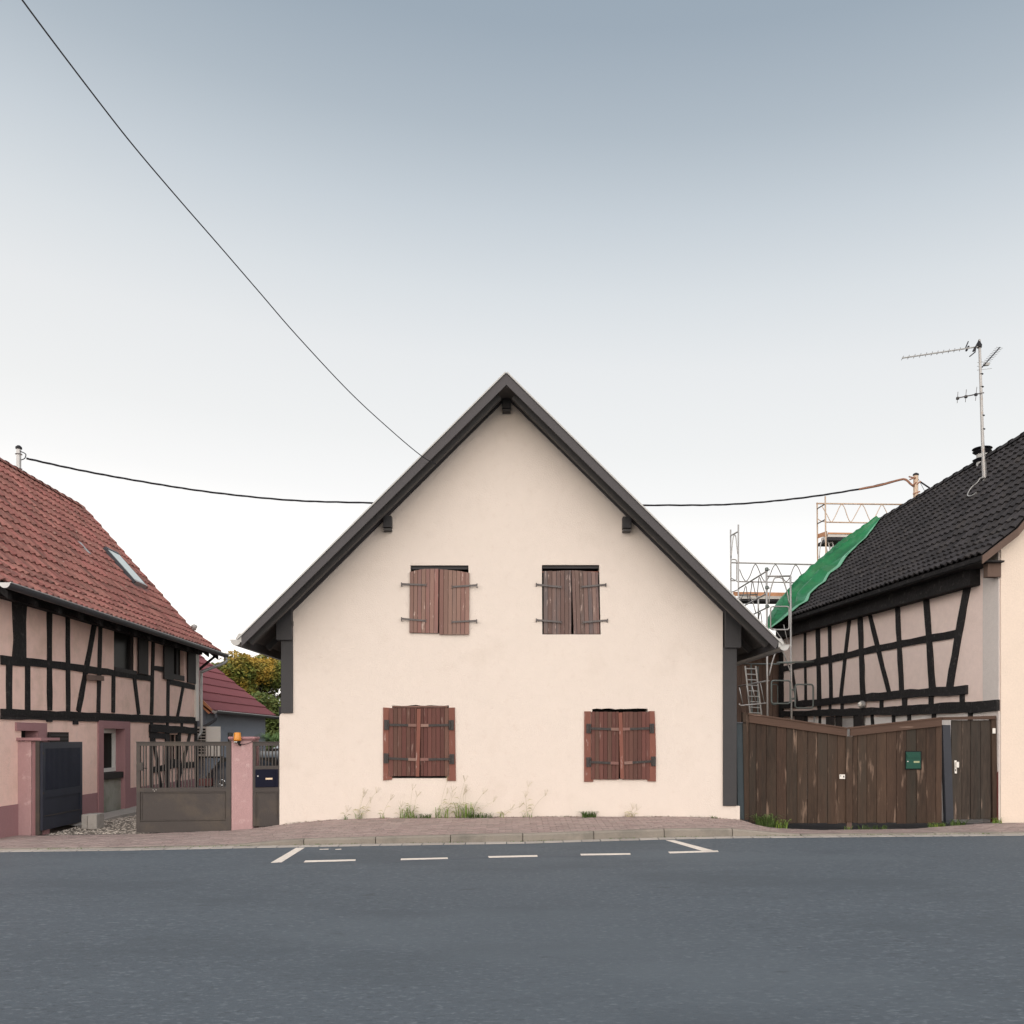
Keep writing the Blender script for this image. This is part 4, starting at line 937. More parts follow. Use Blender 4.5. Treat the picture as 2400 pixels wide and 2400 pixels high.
# ------------------------------------------------------------------ trees
def leafcloud(clusters, n, size, m, parent, name='crown'):
    g = MB(); tot = sum(r[3] ** 2 for r in clusters)
    for (x, y, z, r) in clusters:
        for _ in range(int(n * r * r / tot)):
            d = Vector((random.gauss(0, 1), random.gauss(0, 1), random.gauss(0, 1))).normalized()
            rad = r * (random.random() ** .33); nn = noise.noise(Vector((x, y, z)) + d * 1.7) ; rad *= 1 + .35 * nn
            c = Vector((x, y, z)) + Vector((d.x, d.y, d.z * .8)) * rad; s = size * random.uniform(.6, 1.4)
            u = Vector((random.gauss(0, 1), random.gauss(0, 1), random.gauss(0, .6))).normalized(); v = u.orthogonal().normalized()
            g.v += [c - u * s, c + v * s * .45, c + u * s, c - v * s * .45]; k = len(g.v) - 4; g.f.append((k, k + 1, k + 2, k + 3))
    me_ = g.build(name, m, parent); return me_
def tree(name, label, x, y, z0, clusters, n, size, leaf, trunk_h, group=None):
    t = thing(name, label, 'tree', (x, y, z0), 'trees behind the outbuilding')
    pts = smoothpts([(x, y, z0), (x + .1, y, z0 + trunk_h * .4), (x - .1, y + .1, z0 + trunk_h * .8), (x, y, z0 + trunk_h * 1.2)], 3)
    MB().tube(pts, [.22 - .13 * k / len(pts) for k in range(len(pts))], 8).build('trunk', M['bark'], t)
    for c in clusters[:9]:
        a = Vector((x, y, z0 + trunk_h * random.uniform(.45, .9))); b = Vector(c[:3])
        MB().tube(smoothpts([a, a.lerp(b, .5) + Vector((0, 0, .3)), b], 3), [.09, .08, .07, .06, .05, .04, .02], 6).build('limb', M['bark'], t)
    leafcloud(clusters, n, size, leaf, t); return t
def cl_(cx, cy, cz, rx, rz, k, r0, r1):
    out = []
    for _ in range(k):
        a = random.uniform(0, 6.28); q = random.random() ** .5
        out.append((cx + math.cos(a) * rx * q, cy + math.sin(a) * rx * q * .7, cz + random.uniform(-1, 1) * rz * (1 - q * .4), random.uniform(r0, r1)))
    return out
c = P(585, 1640, 40)
tree('glow_tree', 'tall green tree with sunlit orange put into its leaf colour behind the outbuilding roof', c.x, 40, -.1, cl_(c.x + .2, 40, 3.75, 2.3, 1.75, 24, .5, 1.0), 30000, .08, M['leaf_glow'], 3.0)
c = P(500, 1640, 43)
tree('leafy_tree', 'dark green tree behind the wine red roof, left of the glow tinted one', c.x, 43, -.1, cl_(c.x, 43, 3.7, 2.2, 1.2, 16, .7, 1.1), 20000, .09, M['leaf_dark'], 3.0)
c = P(660, 1700, 38)
tree('leafy_tree', 'dark leafy tree in the gap beside the cream house corner', c.x, 37, -.1, cl_(c.x + .3, 37, 1.9, 1.6, 1.6, 16, .6, .9), 20000, .08, M['leaf_dark'], 2.0)
hg = leafcloud([(c.x - 2.4 + k * .45, 35 + random.uniform(-.4, .4), .6 + random.uniform(-.2, .4), .7) for k in range(12)], 16000, .07, M['leaf_dark'], None, 'hedge')
tag(hg, 'dark hedge at the back of the courtyard below the trees', 'hedge')
# ornamental grass
og = MB(); oc = P(645, 1745, 26)
for _ in range(260):
    a = random.uniform(0, 6.28); l = random.uniform(.4, .8); d = Vector((math.cos(a), math.sin(a) * .6, 0)); b = oc + d * random.uniform(0, .12) + Vector((0, 0, -.3))
    p = [b, b + d * .12 * l + Vector((0, 0, l * .6)), b + d * .5 * l + Vector((0, 0, l * .85)), b + d * .8 * l + Vector((0, 0, l * .7))]; sd2 = Vector((-d.y, d.x, 0)) * .012
    for q in range(3): og.quad(p[q] - sd2, p[q] + sd2, p[q + 1] + sd2 * .6, p[q + 1] - sd2 * .6)
ogo = thing('ornamental_grass', 'bright green arching grass clump behind the pedestrian gate', 'plant', (oc.x, oc.y, -.05))
og.build('blades', mat('bright_blade', (.16, .26, .09), .6, .1, island=.3, objrand=False), ogo)
MB().lathe((oc.x, oc.y, -.05), [(.25, 0), (.32, .5), (.34, 1.05), (.28, 1.06)], 12).build('planter', M['conc'], ogo)

# ------------------------------------------------------------------ right half-timbered house
rh = thing('timbered_house', 'beige half timbered house with black tile roof behind the wooden gate', 'house', (8.2, 19, 0))
def RW(Y): return 10.1575 - .1045 * Y
def Rp(px, py, out=0.0):
    Y = 10.1575 / ((px - 1200) / 2000 + .1045); v = P(px, py, Y); v.x -= out; return v
RN = Vector((-1, -.1045, 0)).normalized()
def Ryz(Y, z, out=0.0): return Vector((RW(Y) - out, Y, z))
def Rhole(x0, x1, yt, ybm):
    Ya, Yb = Rp(x1, 0).y, Rp(x0, 0).y; xm = (x0 + x1) / 2; return [(Ya, Rp(xm, ybm).z), (Yb, Rp(xm, ybm).z), (Yb, Rp(xm, yt).z), (Ya, Rp(xm, yt).z)]
rw1 = Rhole(1962, 2003, 1680, 1745)
MB().prism([[(15.02, 2.05), (24.05, 2.05), (24.05, 4.9), (15.02, 4.9)]], lambda a, b: Ryz(a, b), (.3, 0, 0)).build('wall', M['greywall'], rh)
MB().prism([[(15.02, -.2), (24.05, -.2), (24.05, 2.05), (15.02, 2.05)], rw1], lambda a, b: Ryz(a, b), (.3, 0, 0)).build('wall', M['whitewall'], rh)
MB().prism([[(Rp(2343, 0).y - .0, -.2), (Rp(2306, 0).y, -.2), (Rp(2306, 0).y, 4.9), (Rp(2343, 0).y, 4.9)]], lambda a, b: Ryz(a, b, .02), (.06, 0, 0)).build('pilaster', M['pilaster'], rh)
MB().prism([[(15.03, -.2), (15.25, -.2), (15.2, .85), (15.03, 1.0)]], lambda a, b: Ryz(a, b, .026), (.01, 0, 0)).build('plinth', mat('red_plinth', (.13, .035, .03), .8), rh)
def Rprof(Y):
    xe = 9.7075 - .1045 * Y; zr = CAMH + 5.98 + .06 * (23.5 - Y)
    return (Vector((xe, Y, CAMH + 3.18)), Vector((xe + .62, Y, CAMH + 3.66)), Vector((xe + 2.94, Y, zr)))
def Rback(Y): e, k, r = Rprof(Y); return (Vector((2 * r.x - e.x, Y, e.z)), Vector((2 * r.x - k.x, Y, k.z)), r)
xg = RW(15.0)
MB().prism([[(xg + .002, -.2), (xg + .002, 5.0), (xg + 2.45, 7.6), (xg + 5.4, 4.6), (xg + 5.4, -.2)]], lambda a, b: Vector((a, 14.995, b)), (0, .02, 0)).build('street_gable', mat('pale_gable_render', (.70, .58, .48), .9, .04, bump=.3, bscale=45), rh)
xg2 = RW(24.0)
MB().prism([[(xg2 + .3, -.2), (xg2 + .3, 5.0), (xg2 + 2.45, 7.2), (xg2 + 5.4, 4.6), (xg2 + 5.4, -.2)]], lambda a, b: Vector((a, 23.9, b)), (0, .2, 0)).build('gable_wall', M['greywall'], rh)
rz0, rz1 = 14.82, 24.2
slab('roof_deck', Rprof, rz0, rz1, M['beam'], rh, d=-.03, th=-.07, ny=6); slab('roof_deck', Rback, rz0, rz1, M['tile_dark'], rh, ny=6)
ptR = roof_tiles(Rprof, rz0, rz1 - .05, 18, M['tile_dark'], rh, lambda Y, j: Y + j * .08)
ridge_tiles(Rprof, rz0, rz1 - .5, M['tile_dark'], rh, .12)
e, k, r = Rprof(rz0)
MB().obox(e + Vector((0, -.03, -.17)), (k - e), (0, .03, 0), (0, 0, .14)).build('verge_board', M['barn'], rh); MB().obox(k + Vector((0, -.03, -.17)), (r - k), (0, .03, 0), (0, 0, .14)).build('verge_board', M['barn'], rh)
MB().obox(Ryz(14.98, 4.42, .24), (.235, 0, 0), (0, .14, 0), (0, 0, .24)).build('eave_bracket', M['barn'], rh)
a = Ryz(15.55, 4.37); b = Ryz(24.1, 4.37)
MB().obox(a, b - a, RN * .20, (0, 0, .36)).build('wall_plate', M['beam'], rh)
a = Ryz(14.9, 4.66); b = Ryz(24.1, 4.66); MB().obox(a, b - a, RN * .42, (0, 0, .03)).build('soffit_board', M['beam'], rh)
def RB(x0, y0, x1, y1, w, d=.028):
    a, b = Rp(x0, y0), Rp(x1, y1); MB().rough_bar(a - RN * .05, b - RN * .05, w, d + .05 + random.uniform(-.004, .004), RN).build('timber', M['beam'], rh)
zx = lambda x: 1680 + .35197 * x; zy = lambda y: 1040 + .35197 * y
for q in [(590, 1225, 595, 1712, .11), (675, 1195, 685, 1705, .20), (752, 1165, 765, 1700, .14), (893, 1110, 828, 1690, .14), (955, 1090, 978, 1675, .19), (1005, 1070, 1152, 1665, .13),
          (1203, 1020, 1237, 1655, .15), (1394, 960, 1442, 1640, .18), (1690, 850, 1552, 1625, .20), (503, 1490, 537, 1722, .13), (430, 1300, 432, 1900, .30),
          (440, 1500, 600, 1468, .16), (600, 1468, 860, 1412, .17), (860, 1412, 1050, 1368, .15), (1050, 1368, 1240, 1332, .15), (1240, 1332, 1430, 1296, .15), (1430, 1296, 1605, 1262, .15),
          (440, 1742, 700, 1722, .17, .05), (700, 1722, 1000, 1690, .17, .05), (1000, 1690, 1300, 1664, .17, .05), (1300, 1664, 1675, 1638, .17, .05),
          (440, 1800, 700, 1793, .15, .06), (700, 1793, 1200, 1778, .17, .06), (1200, 1778, 1885, 1744, .20, .06),
          (685, 1735, 685, 1790, .16), (758, 1730, 758, 1785, .1), (838, 1720, 838, 1780, .12), (975, 1700, 975, 1780, .13), (1102, 1690, 1102, 1775, .13), (1255, 1680, 1255, 1765, .16), (1432, 1665, 1432, 1760, .14), (1640, 1645, 1640, 1745, .13),
          (600, 1805, 600, 1900, .12), (690, 1800, 690, 1950, .10), (1035, 1795, 1050, 1950, .1), (1182, 1790, 1182, 1950, .1), (1285, 1785, 1285, 1950, .1), (1450, 1780, 1450, 1950, .12), (1692, 1770, 1690, 1950, .12)]:
    RB(zx(q[0]), zy(q[1]), zx(q[2]), zy(q[3]), *q[4:])
def Rpanel(x0, x1, yt, ybm, out, th, name, m, par=None):
    Ya, Yb = Rp(x1, 0).y, Rp(x0, 0).y; xm = (x0 + x1) / 2; za, zb_ = Rp(xm, ybm).z, Rp(xm, yt).z
    return MB().prism([[(Ya, za), (Yb, za), (Yb, zb_), (Ya, zb_)]], lambda a, b: Ryz(a, b, out), (th, 0, 0)).build(name, m, par or rh)
w = Rpanel(1960, 2005, 1678, 1748, -.1, .02, 'window', M['glass'])
for a in ((1973, 1977, 1684, 1745), (1999, 2003, 1682, 1745)): Rpanel(*a, -.03, .06, 'window_frame', M['white'], w)
Rpanel(1977, 1999, 1684, 1688.5, -.03, .06, 'window_frame', M['white'], w)
Rpanel(1961, 1974, 1672, 1748, .03, .05, 'window_frame', M['dim_paint'], w); Rpanel(2003, 2012, 1668, 1748, .03, .05, 'window_frame', M['dim_paint'], w)
Rpanel(1943, 1960, 1680, 1750, .08, .035, 'shutter', M['dim_paint']); Rpanel(2013, 2030, 1677, 1750, .08, .035, 'shutter', M['dim_paint'])
Rpanel(1866, 1888, 1675, 1760, .05, .05, 'shutter', M['dim_paint']); Rpanel(1911, 1914, 1678, 1695, .05, .04, 'vent_pipe', M['zinc'])
# bulkhead lamp
v = Rp(2028, 1651, .03)
bk = thing('wall_lamp', 'small round bulkhead lamp on the black beam of the beige timbered house', 'lamp', v)
MB().tube([v, v - Vector((.08, 0, 0))], .085, 14).build('lamp_body', M['zinc'], bk); MB().tube([v - Vector((.08, 0, 0)), v - Vector((.12, 0, 0)), v - Vector((.135, 0, 0))], [.065, .05, .02], 14).build('lamp_glass', M['cream'], bk, smooth=True)
# ridge vent / antenna / service mast
def on_roofR(px, py):
    best = None
    for i in range(1900):
        Y = 14.9 + i * .005; v = P(px, py, Y); e, k, r = Rprof(Y); z = k.z + (r.z - k.z) * (v.x - k.x) / (r.x - k.x); d = abs(z - v.z)
        if best is None or d < best[0]: best = (d, v)
    return best[1]
vc = Rprof(19.3)[2]; vc = P(2302, 1090, 19.2)
vt = thing('chimney_cowl', 'round metal flue cowl with two rings at the ridge of the black tiled roof', 'chimney cowl', vc)
MB().lathe(vc, [(.13, -.45), (.12, .05), (.12, .34)], 16).build('flue', M['zincpale'], vt)
for z in (.06, .24): MB().lathe(vc + Vector((0, 0, z)), [(.12, .0), (.19, .05), (.20, .06), (.14, .09)], 18).build('ring', M['cable'], vt)
MB().lathe(vc + Vector((0, 0, .33)), [(.13, 0), (.21, .03), (.20, .045), (.05, .07)], 18).build('cap', M['cable'], vt)
ab = on_roofR(2308, 1127); YA = ab.y
an = thing('antenna_mast', 'tall grey aerial mast with three yagi aerials on the black tiled roof', 'antenna', ab)
def A_(px, py, dy=0): return P(px, py, YA + dy)
MB().tube([A_(2308, 1130), A_(2303, 1035), A_(2295.5, 797)], [.036, .034, .026], 8).build('pole', M['galv'], an)
MB().tube([A_(2308, 1127, .02), A_(2306, 1082, .02)], .045, 8).build('pole_sleeve', M['zinc'], an)
MB().lathe(A_(2308, 1142), [(.12, 0), (.08, .05), (.05, .14)], 10).build('roof_boot', M['cable'], an)
for yy in (878, 908, 975, 1007): MB().lathe(A_(2297 + (yy - 797) * .035, yy), [(.035, 0), (.045, .008), (.035, .02)], 8).build('clamp', M['cable'], an)
zq = lambda x, y: (2080 + x * .207, 760 + y * .207)
# long yagi
s0, s1 = zq(170, 382), zq(1035, 252)
yg = MB().tube([A_(*s0, -1.0), A_(*s1)], .014, 6).build('aerial_boom', M['zincpale'], an)
for k in range(11):
    t = k / 13.5; p = A_(*s0, -1.0).lerp(A_(*s1), t); MB().tube([p + Vector((-.065, -.10, -.085)), p + Vector((.065, .10, .085))], .006, 5).build('aerial_element', M['iron'], yg)
for (x, y) in ((905, 275), (985, 280)): p = A_(*zq(x, y), -.1); MB().cbox(p, (.05, 0, .10), (0, .04, 0), (.03, 0, -.01)).build('dipole', M['cable'], yg)
for (x0, y0, x1, y1) in ((885, 265, 915, 195), (930, 365, 985, 320), (990, 320, 1005, 235), (1000, 250, 1035, 185)): MB().tube([A_(*zq(x0, y0), -.1), A_(*zq(x1, y1), -.05)], .012, 5).build('reflector', M['cable'], yg)
MB().lathe(A_(*zq(1040, 265)), [(.05, 0), (.055, .05), (.03, .1), (.02, .17)], 8).build('mast_head', M['cable'], an)
# second aerial
s0, s1 = zq(1050, 510), zq(1272, 262)
yg = MB().tube([A_(*s0), A_(*s1, .9)], .013, 6).build('aerial_boom', M['cable'], an)
for k in range(9):
    t = .38 + k * .075; p = A_(*s0).lerp(A_(*s1, .9), t); MB().tube([p + Vector((-.10, -.05, -.01)), p + Vector((.10, .05, .015))], .005, 5).build('aerial_element', M['zinc'], yg)
p = A_(*zq(1118, 455), .3); MB().cbox(p, (.12, 0, .015), (0, .06, 0), (0, 0, .05)).build('dipole', M['zincpale'], yg)
for (x0, y0, x1, y1) in ((1018, 435, 1110, 425), (1015, 475, 1080, 480), (1015, 520, 1180, 500), (1065, 425, 1165, 440)): MB().tube([A_(*zq(x0, y0)), A_(*zq(x1, y1), .2)], .005, 5).build('aerial_element', M['zincpale'], yg)
# third aerial
s0, s1 = zq(780, 838), zq(1090, 775)
yg = MB().tube([A_(*s0, -.3), A_(*s1)], .012, 6).build('aerial_boom', M['iron'], an)
for (x, yt, ybm, xt) in ((793, 765, 892, 798), (886, 738, 882, 893), (1000, 708, 865, 1012)):
    MB().tube([A_(*zq(x - 4, ybm), -.15), A_(*zq(xt, yt), -.15)], .006, 5).build('aerial_element', M['iron'], yg)
    MB().cbox(A_(*zq(x + 2, (yt + ybm) / 2 + 10), -.15), (.05, 0, 0), (0, .04, 0), (0, 0, .05)).build('clamp', M['cable'], yg)
# cable loop on the roof
vv = [A_(2308, 1118, -.05)] + [on_roofR(*q) + Vector((-.07, 0, .07)) for q in ((2305, 1129), (2299, 1138), (2287, 1148), (2278, 1160), (2276, 1169), (2284, 1170), (2296, 1163))]
MB().tube(smoothpts(vv, 4), .011, 5).build('coax_cable', M['zincpale'], an)
YM = 21.9
sm = thing('service_mast', 'glow tinted capped cable mast on the black roof ridge behind the scaffold', 'mast', P(2146, 1172, YM))
MB().tube([P(2146, 1180, YM), P(2146.5, 1114, YM)], .06, 10).build('pole', M['galvglow'], sm)
MB().lathe(P(2146.5, 1114, YM), [(.06, -.01), (.075, .0), (.07, .035), (.03, .06)], 10).build('cap', M['cable'], sm)
for (x0, y0, x1, y1) in ((2130, 1117, 2146, 1121), (2132, 1124, 2146, 1119), (2138, 1138, 2148, 1130), (2148, 1136, 2158, 1128), (2140, 1158, 2156, 1152), (2150, 1160, 2160, 1168)):
    MB().tube([P(x0, y0, YM - .05), P(x1, y1, YM - .05)], .018, 6).build('insulator', M['copper'], sm)
MB().tube(smoothpts([P(2158, 1130, YM), P(2170, 1138, YM), P(2184, 1148, YM), P(2190, 1160, YM)], 4), .02, 6).build('jumper_wire', M['cable'], sm)
MB().tube([P(2150, 1118, YM), P(2172, 1160, YM)], .006, 5).build('stay_wire', M['cable'], sm)

# overhead wires
def wire(pts, r, m, name, label, tw=0):
    ps = smoothpts(pts, 8); g = MB()
    if tw:
        for ph in (0, 2.09, 4.19):
            q = []
            for k, p in enumerate(ps): q.append(p + Vector((0, math.cos(k * .9 + ph), math.sin(k * .9 + ph))) * r * 1.1)
            g.tube(q, r, 5)
    else: g.tube(ps, r, 6)
    return tag(g.build(name, m), label, 'cable')
k_ = 1.2422
W = [(50, 865, 20.5), (150, 887, 21.2), (270, 909, 22), (400, 929, 22.6), (550, 944, 23.2), (700, 949, 23.6), (950, 956, 23.9), (1217, 953.5, 23.8), (1370, 952, 23.5), (1500, 941, 23.1), (1620, 923, 22.6), (1695, 906, 22.1)]
wire([P(x * k_, y * k_, Y) for x, y, Y in W], .0135, M['cable'], 'overhead_cable', 'black twisted power cable running behind the gable house from mast to mast', 1)
g = MB().tube(smoothpts([P(2013, 1146.8, 22.6), P(2060, 1138, 22.35), P(2105.5, 1125.4, 22.1), P(2122, 1124, 22), P(2135, 1135, 21.9), P(2142, 1140, 21.9)], 6), .028, 6)
tag(g.build('cable_sheath', M['copper']), 'red brown sleeve on the power cable next to the capped roof mast', 'cable')
W = [(-60, -141, 6.0), (70, 38, 7.2), (195, 203, 8.4), (260, 285, 9.0), (340, 379, 9.8), (415, 465, 10.5), (490, 552, 11.3), (560, 633, 12.0), (660, 740, 13.0), (740, 814, 13.7), (795, 860, 14.15), (823, 876, 14.34)]
wire([P(x * k_, y * k_, Y) for x, y, Y in W], .007, M['cable'], 'telephone_wire', 'thin black wire slanting down from the top left to the gable roof edge')

# ------------------------------------------------------------------ barn behind the scaffold
bn = thing('barn', 'brown plank clad barn wall behind the scaffold, beside the beige timbered house', 'barn', P(1780, 1760, 24.6))
YBn = 24.6
MB().box(P(1640, 0, YBn).x, P(1838, 0, YBn).x, YBn + .03, YBn + 4, -.1, 4.05).build('wall', M['black'], bn)
xw = P(1640, 0, YBn).x
while xw < P(1836, 0, YBn).x:
    MB().box(xw + .004, xw + .146, YBn, YBn + .028, 0, 4.05 + random.uniform(-.02, .02)).build('plank', M['barn'], bn); xw += .15
MB().obox((xw - 3.1, YBn - .5, 4.02), (3.3, 0, 0), (0, 5, 1.2), (0, 0, .08)).build('roof', M['tile_dark'], bn)

# ------------------------------------------------------------------ tarpaulin
tp = MB(); NU, NV = 90, 40
def roof_hit(px, py):
    best = None
    for i in range(1600):
        Y = 18 + i * .006; v = P(px, py, Y); e, k, r = Rprof(Y)
        z = e.z + (k.z - e.z) * (v.x - e.x) / (k.x - e.x) if v.x < k.x else k.z + (r.z - k.z) * (v.x - k.x) / (r.x - k.x)
        d = abs(z - v.z)
        if best is None or d < best[0]: best = (d, v)
    return best[1]
def resample(pts, n):
    L = [0]
    for a, b in zip(pts, pts[1:]): L.append(L[-1] + (b - a).length)
    out = []
    for i in range(n + 1):
        t = L[-1] * i / n
        for k in range(len(pts) - 1):
            if t <= L[k + 1] + 1e-6: out.append(pts[k].lerp(pts[k + 1], (t - L[k]) / max(1e-6, L[k + 1] - L[k]))); break
    return out
OUT_ = [(346, 1225), (350, 1170), (420, 1075), (500, 980), (600, 888), (690, 803), (830, 692), (960, 600), (1040, 545), (1085, 515)]
INN_ = [(366, 1250), (440, 1195), (520, 1132), (562, 1096), (622, 1062), (642, 1012), (692, 962), (742, 930), (770, 872), (835, 832), (890, 762), (955, 687), (1012, 640), (1104, 513)]
NU, NV = 80, 26
po = resample([roof_hit(zx(x), zy(y)) for x, y in OUT_], NU); pi_ = resample([roof_hit(zx(x), zy(y)) for x, y in INN_], NU)
nrm = Vector((-.68, 0, .73))
def tarp_pt(u, v):
    i = min(NU, max(0, int(round(u * NU)))); p = po[i].lerp(pi_[i], v)
    w = v * 9 + 2.2 * math.sin(u * 4.1) + .8 * noise.noise(Vector((u * 3, v * 2, 1)))
    fold = 1 - abs(math.sin(w))
    h = .085 + .30 * fold * math.sin(math.pi * min(1, max(0, v))) * (.35 + .65 * math.sin(math.pi * u)) + .03 * noise.noise(Vector((u * 8, v * 6, 0)))
    return p + nrm * h
for i in range(NU + 1):
    for j in range(NV + 1): tp.v.append(tarp_pt(i / NU, j / NV))
for i in range(NU):
    for j in range(NV): a = i * (NV + 1) + j; tp.f.append((a, a + 1, a + NV + 2, a + NV + 1))
tpo = thing('tarpaulin', 'green tarpaulin draped over the far end of the black tiled roof', 'tarpaulin', tarp_pt(0, .5))
so_ = tp.build('sheet', M['tarp'], tpo, smooth=True); md = so_.modifiers.new('sol', 'SOLIDIFY'); md.thickness = .006
ed = MB()
for i in range(NU):
    a, b = tarp_pt(i / NU, 1), tarp_pt((i + 1) / NU, 1); c_, d = tarp_pt(i / NU, .93), tarp_pt((i + 1) / NU, .93); up = Vector((-.68, 0, .73)) * .012
    ed.quad(a + up, b + up, d + up, c_ + up)
ed.build('hem', M['tarpback'], tpo)

# ------------------------------------------------------------------ scaffolds
def S4(x, y, Y): return P(1680 + .2588 * x, 1200 + .2588 * y, Y)
def S1(x, y, Y): return P(1680 + .35197 * x, 1040 + .35197 * y, Y)
def tube(par, name, pts, r=.024, m='galv', sm=0, closed=False, n=8):
    pts = smoothpts(pts, sm, closed) if sm else pts
    return MB().tube(pts, r, n, closed).build(name, M[m], par, smooth=True)
def zig(f, pts, Y): return [f(x, y, Y) for x, y in pts]
def rrect(f, x0, x1, y0, y1, Y, rr=22):
    out = []
    for cx, cy, a0 in ((x1 - rr, y0 + rr, -90), (x1 - rr, y1 - rr, 0), (x0 + rr, y1 - rr, 90), (x0 + rr, y0 + rr, 180)):
        for k in range(5): a = R(a0 + 22.5 * k); out.append(f(cx + rr * math.cos(a), cy + rr * math.sin(a), Y))
    return out
def down(p): return Vector((p.x, p.y, -.05))
# A: rear scaffold with long guard rail
YA1, YA2 = 27.0, 26.0
sa = thing('scaffold_tower', 'galvanised scaffold bay with long lattice guard rail left of the green tarpaulin', 'scaffold', down(S4(160, 0, YA1)), 'scaffolding round the black roofed house')
tube(sa, 'standard', [down(S4(137, 0, YA1)), S4(125, 160, YA1)]); tube(sa, 'standard', [down(S4(199, 0, YA2)), S4(195, 115, YA2)])
tube(sa, 'ledger', [S4(125, 215, YA1), S4(192, 178, YA2)]); tube(sa, 'ledger', [S4(134, 600, YA1), S4(190, 632, YA2)], .018); tube(sa, 'ledger', [S4(138, 725, YA1), S4(200, 700, YA2)], .018)
tube(sa, 'brace', zig(S4, [(130, 420), (140, 300), (150, 225), (162, 208), (172, 222), (180, 300), (190, 380)], YA1 - .4), .016, sm=3)
tube(sa, 'side_guard', rrect(S4, 125, 180, 430, 622, YA1 - .5, 18), .020, closed=True)
tube(sa, 'guard_rail', [S4(130, 458, YA2), S4(930, 478, YA2)]); tube(sa, 'guard_rail', [S4(200, 630, YA2), S4(850, 642, YA2)], .021)
zz = [(207, 520), (232, 585), (265, 627), (300, 580), (328, 505), (350, 474), (372, 505), (405, 585), (438, 629), (475, 585), (508, 505), (533, 478), (556, 510), (595, 590), (628, 630), (662, 590), (692, 510), (715, 482), (740, 510), (775, 590), (808, 636), (845, 590), (890, 495)]
tube(sa, 'lattice_brace', zig(S4, zz, YA2), .013, sm=3, m='iron')
MB().obox(S4(150, 760, YA2 + .6), S4(680, 768, YA2 + .6) - S4(150, 760, YA2 + .6), (0, .03, 0), (0, 0, .13)).build('toe_board', M['deckwood'], sa)
MB().obox(S4(215, 785, YA2), S4(680, 790, YA2) - S4(215, 785, YA2), (0, .6, 0), (0, 0, .09)).build('deck', M['deckmetal'], sa)
MB().obox(S4(215, 806, YA2 + .02), S4(680, 810, YA2 + .02) - S4(215, 806, YA2 + .02), (0, .55, 0), (0, 0, .05)).build('deck_beam', M['cable'], sa)
# B: front scaffold at the gable of the black-roofed house
YB1 = 22.2; YB2 = 24.3
sb = thing('scaffold_tower', 'tall scaffold frames with rounded side guards between cream gable house and beige timbered house', 'scaffold', down(S4(560, 0, YB1)), 'scaffolding round the black roofed house')
tube(sb, 'standard', [down(S4(465, 0, YB1)), S4(450, 515, YB1)], .027); tube(sb, 'standard', [down(S4(683, 0, YB1)), S4(667, 578, YB1)], .027)
tube(sb, 'ledger', [S4(452, 582, YB1), S4(668, 580, YB1)]); 
tube(sb, 'arch_brace', zig(S4, [(472, 830), (480, 740), (500, 660), (520, 605), (545, 594), (580, 596), (602, 620), (635, 720), (656, 830)], YB1), .017, sm=3)
for y in (525, 690, 860): MB().lathe(S4(452 + (y - 515) * .012, y + 12, YB1), [(.03, 0), (.05, .02), (.05, .08), (.03, .10)], 8).build('coupler', M['galvgreen'], sb); tube(sb, 'coupler', [S4(452, y, YB1), S4(480, y - 2, YB1)], .015)
for (x0, y0, x1, y1) in ((195, 695, 445, 540), (255, 845, 445, 742), (335, 925, 470, 858)): tube(sb, 'guard_rail', [S4(x0, y0, YB2), S4(x1, y1, YB1)], .022)
zz = [(215, 800), (240, 740), (262, 668), (275, 740), (290, 812), (308, 720), (322, 628), (340, 700), (362, 775), (372, 690), (385, 588), (410, 660), (438, 740)]
tube(sb, 'lattice_brace', zig(S4, zz, YB1 + 1), .012, sm=3, m='iron')
zz = [(380, 950), (395, 905), (405, 960), (410, 1000)]; tube(sb, 'lattice_brace', zig(S4, zz, YB1 + 1), .012, sm=3, m='iron')
tube(sb, 'arch_brace', zig(S4, [(205, 752), (290, 765), (320, 800), (355, 920)], YB2), .016, sm=3); tube(sb, 'standard', [S4(375, 760, YB2), S4(378, 980, YB2)], .024)
tube(sb, 'guard_rail', [S4(205, 752, YB2), S4(368, 748, YB2)], .018, 'galvgreen')
tube(sb, 'side_guard', rrect(S4, 487, 655, 856, 1066, YB1 - .1), .020, closed=True)
tube(sb, 'arch_brace', zig(S4, [(475, 1480), (500, 1370), (528, 1285), (555, 1262), (590, 1262), (612, 1290), (640, 1370), (668, 1450)], YB1), .019, sm=3)
tube(sb, 'ledger', [S4(240, 1375, YB2), S4(570, 1378, YB1)], .019, 'galvgreen'); tube(sb, 'ledger', [S4(545, 1365, YB1 - .1), S4(880, 1357, YB1 - .1)], .026, 'galvgreen')
tube(sb, 'side_guard', rrect(S4, 495, 665, 1527, 1735, YB1 - .1), .022, 'galvgreen', closed=True)
tube(sb, 'side_guard', rrect(S4, 495, 552, 1560, 1745, YB2), .016, 'galvgreen', closed=True)
tube(sb, 'side_guard', rrect(S4, 710, 873, 1562, 1775, YB1 - .15), .022, 'galvgreen', closed=True)
tube(sb, 'stay', [S4(535, 1075, YB1), S4(655, 1240, YB1)], .008, 'zincpale'); tube(sb, 'stay', [S4(605, 1020, YB1), S4(655, 1230, YB1)], .008, 'zincpale')
tube(sb, 'guard_rail', [S4(200, 1577, YB2), S4(470, 1528, YB1)], .022); tube(sb, 'guard_rail', zig(S4, [(205, 1735), (215, 1752), (300, 1745), (400, 1736), (465, 1728)], YB1 + .4), .020, sm=2)
